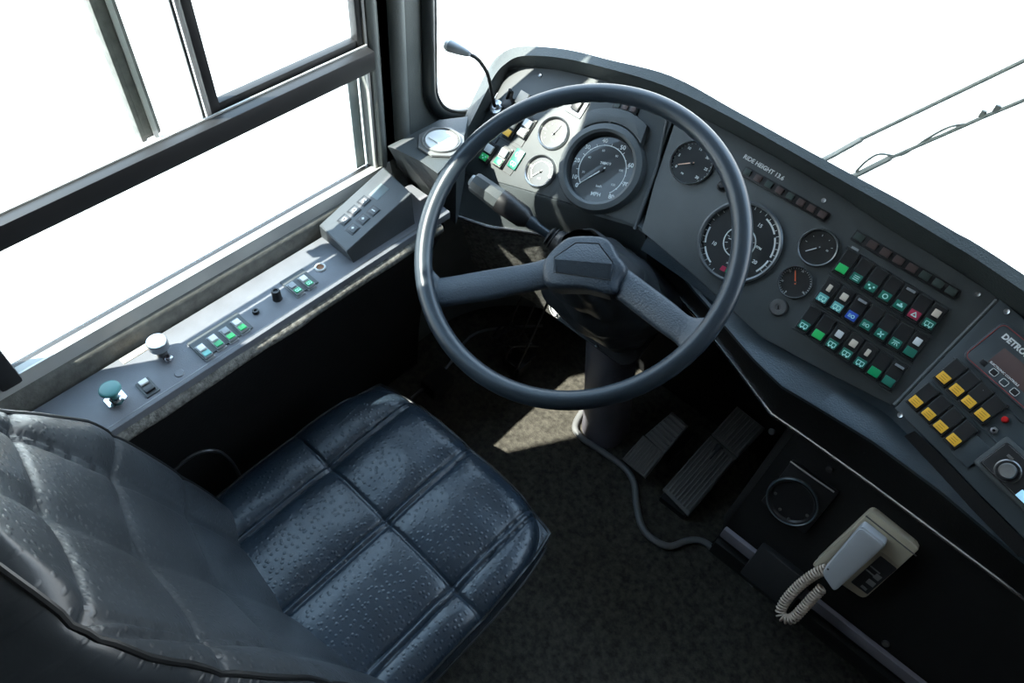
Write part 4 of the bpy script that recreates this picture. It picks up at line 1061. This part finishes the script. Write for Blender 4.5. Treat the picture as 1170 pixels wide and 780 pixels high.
# thin cable looping beside the seat
q = MB(); q.tube(smooth_path([(-.735, .03, .50), (-.742, .09, .56), (-.745, .15, .575), (-.735, .19, .55), (-.74, .205, .45), (-.75, .20, .34)], 8), .0035, 8)
o = part('seat_cable', q, 'black', None); tag(o, 'thin black cable looping between the seat and the side console', 'cable')

# ================================================================== PEDALS
br = thing('brake_pedal', (-.27, .90, ZF), 'ribbed rubber brake pedal on the floor just right of the steering pedestal', 'pedal')
def quadT(px, zs):
    return [onz(a, b, z) for (a, b), z in zip(px, zs)]
def pedal(px, zs, parent, ribs, mname, pname, thick=.012, along=True, mt='pedal', n=None):
    P = quadT(px, zs)                       # near-left, near-right, far-right, far-left
    n_ = (P[1] - P[0]).cross(P[3] - P[0]).normalized(); n_ = n_ if n_.z > 0 else -n_
    q = MB(); ins = [p.lerp(sum(P, Vector()) / 4, .04) + n_ * .001 for p in P]; low = [p - n_ * thick for p in P]
    q.grid([ins, P, low], closed=True); q.poly(ins); q.poly(low[::-1]); o = part(pname, q, mt, parent, ang=25)
    q = MB()
    for k in range(ribs):
        t = (k + .5) / ribs
        if along: a, b_ = P[0].lerp(P[1], t), P[3].lerp(P[2], t)
        else: a, b_ = P[0].lerp(P[3], t), P[1].lerp(P[2], t)
        a2, b2 = a.lerp(b_, .05), a.lerp(b_, .95)
        q.tube([a2 + n_ * .001, b2 + n_ * .001], (P[1] - P[0]).length / ribs * .30 if along else .0035, 8)
    part('ribs', q, mt, o); return o, n_
# lower half lies flat, upper half tilts
pedal([(711, 524), (737, 546), (759, 518), (735, 497)], (.21, .21, .24, .24), br, 9, '', 'pedal_pad')
pedal([(737, 497), (759, 518), (786, 486), (768, 470)], (.242, .242, .285, .285), br, 7, '', 'pedal_pad_upper', along=False)
q = MB(); q.tube([onz(752, 500, .225), Vector((-.26, 1.02, ZF + .01))], .012, 12); q.box((-.26, 1.02, ZF + .012), (.07, .10, .024), .003); part('pedal_arm', q, 'black', br)
ac = thing('accelerator_pedal', (-.16, .93, ZF), 'long ribbed treadle accelerator pedal on the floor left of the lower dash panel', 'pedal')
pedal([(757, 559), (786, 589), (842, 523), (812, 497)], (.18, .18, .245, .245), ac, 9, '', 'treadle', thick=.014)
pedal([(813, 496), (843, 522), (874, 489), (842, 464)], (.246, .246, .285, .285), ac, 8, '', 'treadle_top', thick=.014)
q = MB(); q.box((-.155, .915, ZF + .010), (.07, .08, .020), .004); q.tube([(-.155, .92, ZF + .02), (-.155, 1.04, ZF + .09)], .011, 10); part('pedal_base', q, 'black', ac)

# floor cable
pc_ = [(659, 470), (657, 486), (665, 500), (690, 517), (712, 533), (724, 550), (727, 575), (733, 600), (745, 615), (765, 624), (788, 617), (806, 620), (825, 636), (850, 655), (862, 668)]
pp = [onz(a, b, ZF + .008) for a, b in pc_]
pp[0] = Vector((-.47, .95, ZF + .008))
q = MB(); q.tube(smooth_path(pp, 8), .0078, 10); o = part('floor_cable', q, 'cable', None); tag(o, 'thick black cable snaking over the floor from the steering pedestal past the pedals', 'cable')
# bundle of wires under the dash, left of the boot
random.seed(3); wb = thing('wiring_bundle', onz(587, 395, ZF), 'tangled loop of thin black wires on the floor under the left of the dash', 'wires')
c0 = onz(588, 388, ZF + .08)
for k in range(5):
    pts = [c0 + Vector((random.uniform(-.06, .06), random.uniform(-.06, .04), random.uniform(-.07, .05))) for _ in range(6)]
    if k < 3: pts = [Vector((-.68 + .03 * k, .96, .50))] + pts
    q = MB(); q.tube(smooth_path(pts, 6), .0032, 6); part('wire', q, 'soft', wb)
q = MB(); q.tube(smooth_path([onz(470, 455, ZF + .012), onz(510, 420, ZF + .012), onz(545, 380, ZF + .012), onz(620, 372, ZF + .06)], 6), .004, 6); part('wire', q, 'dull', wb)
q = MB(); q.box((0, 0, 0), (.06, .05, .05), .008, T=Matrix.Translation(c0 + Vector((.03, -.02, -.055)))); part('connector', q, 'black', wb)
# floor outlet by the wall
T = Matrix.Translation(onz(500, 442, ZF)); q = MB(); q.box((0, 0, .02), (.05, .07, .04), .006); o = part('floor_box', q, 'soft', None, T); tag(o, 'small black box on the dark floor beneath the left of the steering wheel', 'box')

# ================================================================== TELEPHONE
def quad_prism(pxs, off, T, z0, z1, r, bev, sc=1.0):
    """rounded quadrilateral standing on the panel plane, corners given where its top face lies"""
    Ti = T.inverted(); P = [Ti @ PK(*p, off) for p in pxs]; P = [Vector((p.x, p.y)) for p in P]; out = []
    for i in range(4):
        a, b, c = P[i - 1], P[i], P[(i + 1) % 4]; u1 = (a - b).normalized(); u2 = (c - b).normalized(); s0, s1 = b + u1 * r, b + u2 * r
        for k in range(6): t = k / 5; out.append(tuple((s0 * (1 - t) ** 2 + b * 2 * t * (1 - t) + s1 * t ** 2)))
    b = MB(); b.prism(out, z0, z1, bev, T=T); return b
TT = KT(990, 634)
Vh = (PK(992, 588, .03) - PK(930, 645, .03)).normalized(); Uh = Vh.cross(NK)
TT = frame(TT.translation, Uh, Vh, NK)
ph = link('telephone', None, None, TT); ph.empty_display_size = .02
tag(ph, 'beige wall telephone base mounted on the black panel at lower right', 'telephone')
bpx = [(994, 584), (1050, 628), (987, 685), (928, 646)]
part('phone_base', quad_prism(bpx, .026, TT, -.002, .026, .010, .003), 'phone', ph)
part('base_head', quad_prism([(995, 583), (1051, 627), (1028, 648), (974, 604)], .034, TT, .022, .034, .006, .003), 'phone', ph)
part('cradle_side', quad_prism([(982, 596), (989, 602), (935, 652), (928, 645)], .032, TT, .022, .032, .003, .002), 'phone', ph)
lb = part('keypad_plate', quad_prism([(1006, 635), (1025, 650), (991, 679), (972, 665)], .0275, TT, .025, .0275, .002, .0005), 'label', ph)
for a, b_, c_, d_ in (((995, 646), (1006, 655), (1005, 656), (994, 647)), ((990, 650), (1001, 659), (1000, 660), (989, 651)), ((1002, 655), (1008, 660), (1003, 664), (997, 659)), ((993, 661), (1001, 667), (997, 671), (989, 665)), ((985, 668), (991, 673), (989, 675), (983, 670))):
    part('keypad_print', quad_prism([a, b_, c_, d_], .0285, TT, .027, .0285, .0004, .0001), 'grey', lb)
q = MB(); q.tube([PK(989, 589, .0345), PK(1047, 635, .0345)], .0011, 6); part('base_groove', q, 'dull', ph)
TH = TT @ Matrix.Translation((-.012, -.012, .028))
hs_ = link('telephone_handset', None, None, TH); hs_.empty_display_size = .02
tag(hs_, 'light grey telephone handset lying on the beige phone base, coiled cord hanging from it', 'telephone handset')
hpx = [(983, 602), (1011, 624), (953, 677), (938, 655)]
part('handset_body', quad_prism(hpx, .058, TT, .036, .058, .009, .004), 'handset', hs_)
part('earpiece_end', quad_prism([(985, 600), (1013, 622), (1006, 630), (978, 608)], .056, TT, .036, .056, .006, .004), 'handset', hs_)
q = MB(); q.lathe([(0, .0005), (.0018, .0005)], 10); part('microphone_hole', q, 'black', hs_, KT(946, 650, .0582))
# coiled cord: leaves the handset's lower end, hangs, returns to the base
ctrl = [PK(944, 650, .045), PK(932, 655, .045), PK(914, 668, .048), PK(899, 684, .052), PK(892, 698, .056), PK(896, 706, .058), PK(906, 706, .056), PK(918, 694, .052), PK(930, 681, .048), PK(940, 671, .045)]
cp = smooth_path(ctrl, 40); 
Ls = [0]
for a, b_ in zip(cp[:-1], cp[1:]): Ls.append(Ls[-1] + (b_ - a).length)
tot = Ls[-1]; turns = 42; coil = []; up = Vector((0, 0, 1)); j = 0; nn = turns * 12
for i in range(nn + 1):
    s_ = tot * i / nn
    while j < len(Ls) - 2 and Ls[j + 1] < s_: j += 1
    t = (s_ - Ls[j]) / max(1e-9, Ls[j + 1] - Ls[j]); p = cp[j].lerp(cp[j + 1], t); tg_ = (cp[j + 1] - cp[j]).normalized()
    up = (up - tg_ * up.dot(tg_)).normalized(); w_ = tg_.cross(up); a = 2 * PI * turns * i / nn
    coil.append(p + (up * math.cos(a) + w_ * math.sin(a)) * .0078)
q = MB(); q.tube(coil, .0017, 6); part('coiled_cord', q, 'cord', hs_)

# ================================================================== WIPERS (outside the windshield)
YW = 1.25
def wiper(name, pts, rs, label):
    t = thing(name, pts[0], label, 'windshield wiper'); return t
wa = [ony(925, 190, YW), ony(950, 178, YW), ony(985, 158.5, YW), ony(1075, 115, YW), ony(1185, 62, YW)]
t = thing('wiper_arm', wa[0], 'plain straight wiper arm outside the windshield, the upper of the two', 'wiper arm', 'wiper arms outside the windshield')
q = MB(); q.tube(wa[:3], .0065, 8, flat=.6); q.tube([wa[0] + Vector((0, .01, 0)), Vector((wa[0].x, 1.155, wa[0].z - .03))], .016, 14); part('arm_base', q, 'wiper', t)
q = MB(); q.tube(wa[2:], .0036, 8); part('arm_rod', q, 'wiper', t)
wb_ = [ony(960, 208, YW), ony(980, 199, YW), ony(1018, 180, YW), ony(1080, 153, YW), ony(1125, 133, YW), ony(1185, 108, YW)]
t = thing('wiper_arm', wb_[0], 'wiper arm with washer hose clipped on, outside the windshield, the lower of the two', 'wiper arm', 'wiper arms outside the windshield')
q = MB(); q.tube(wb_[:3], .0065, 8, flat=.6); q.tube([wb_[0] + Vector((0, .01, 0)), Vector((wb_[0].x, 1.155, wb_[0].z - .03))], .016, 14); part('arm_base', q, 'wiper', t)
q = MB(); q.tube(wb_[2:], .0034, 8); part('arm_rod', q, 'wiper', t)
q = MB(); q.tube(smooth_path([ony(978, 196, YW), ony(990, 184, YW), ony(1005, 176, YW), ony(1030, 177, YW), ony(1060, 158, YW), ony(1085, 145, YW), ony(1110, 140, YW), ony(1140, 126, YW), ony(1185, 107, YW)], 8), .0022, 8); part('washer_hose', q, 'wiper', t)
for a, b_ in ((1123, 130), (1139, 124)): q = MB(); q.box(tuple(ony(a, b_, YW)), (.008, .006, .012), .001); part('hose_clip', q, 'wiper', t)

# ================================================================== LIGHT
sun = bpy.data.lights.new('sun', 'SUN'); sun.energy = 24.0; sun.angle = math.radians(.6); sun.color = (1.0, .96, .88)
so_ = bpy.data.objects.new('sun', sun); COL.objects.link(so_)
d = Vector((.36, .62, -1)).normalized(); so_.rotation_mode = 'QUATERNION'; so_.rotation_quaternion = d.to_track_quat('-Z', 'Y'); so_.location = (-2, -3, 6)
W = bpy.data.worlds.new('world'); SC.world = W; W.use_nodes = True; nt = W.node_tree; bg = nt.nodes['Background']
tc = nt.nodes.new('ShaderNodeTexCoord'); sp = nt.nodes.new('ShaderNodeSeparateXYZ'); rp = nt.nodes.new('ShaderNodeValToRGB')
nt.links.new(tc.outputs['Generated'], sp.inputs[0]); nt.links.new(sp.outputs['Z'], rp.inputs['Fac']); nt.links.new(rp.outputs['Color'], bg.inputs['Color'])
rp.color_ramp.elements[0].color = (1, 1, 1, 1); rp.color_ramp.elements[1].color = (.50, .72, 1, 1); rp.color_ramp.elements[1].position = .7
rp.color_ramp.elements[0].position = 0
bg.inputs['Strength'].default_value = 6.2
SC.view_settings.view_transform = 'Standard'; SC.view_settings.look = 'None'; SC.view_settings.gamma = 1; SC.view_settings.use_curve_mapping = False
SC.view_settings.exposure = 0
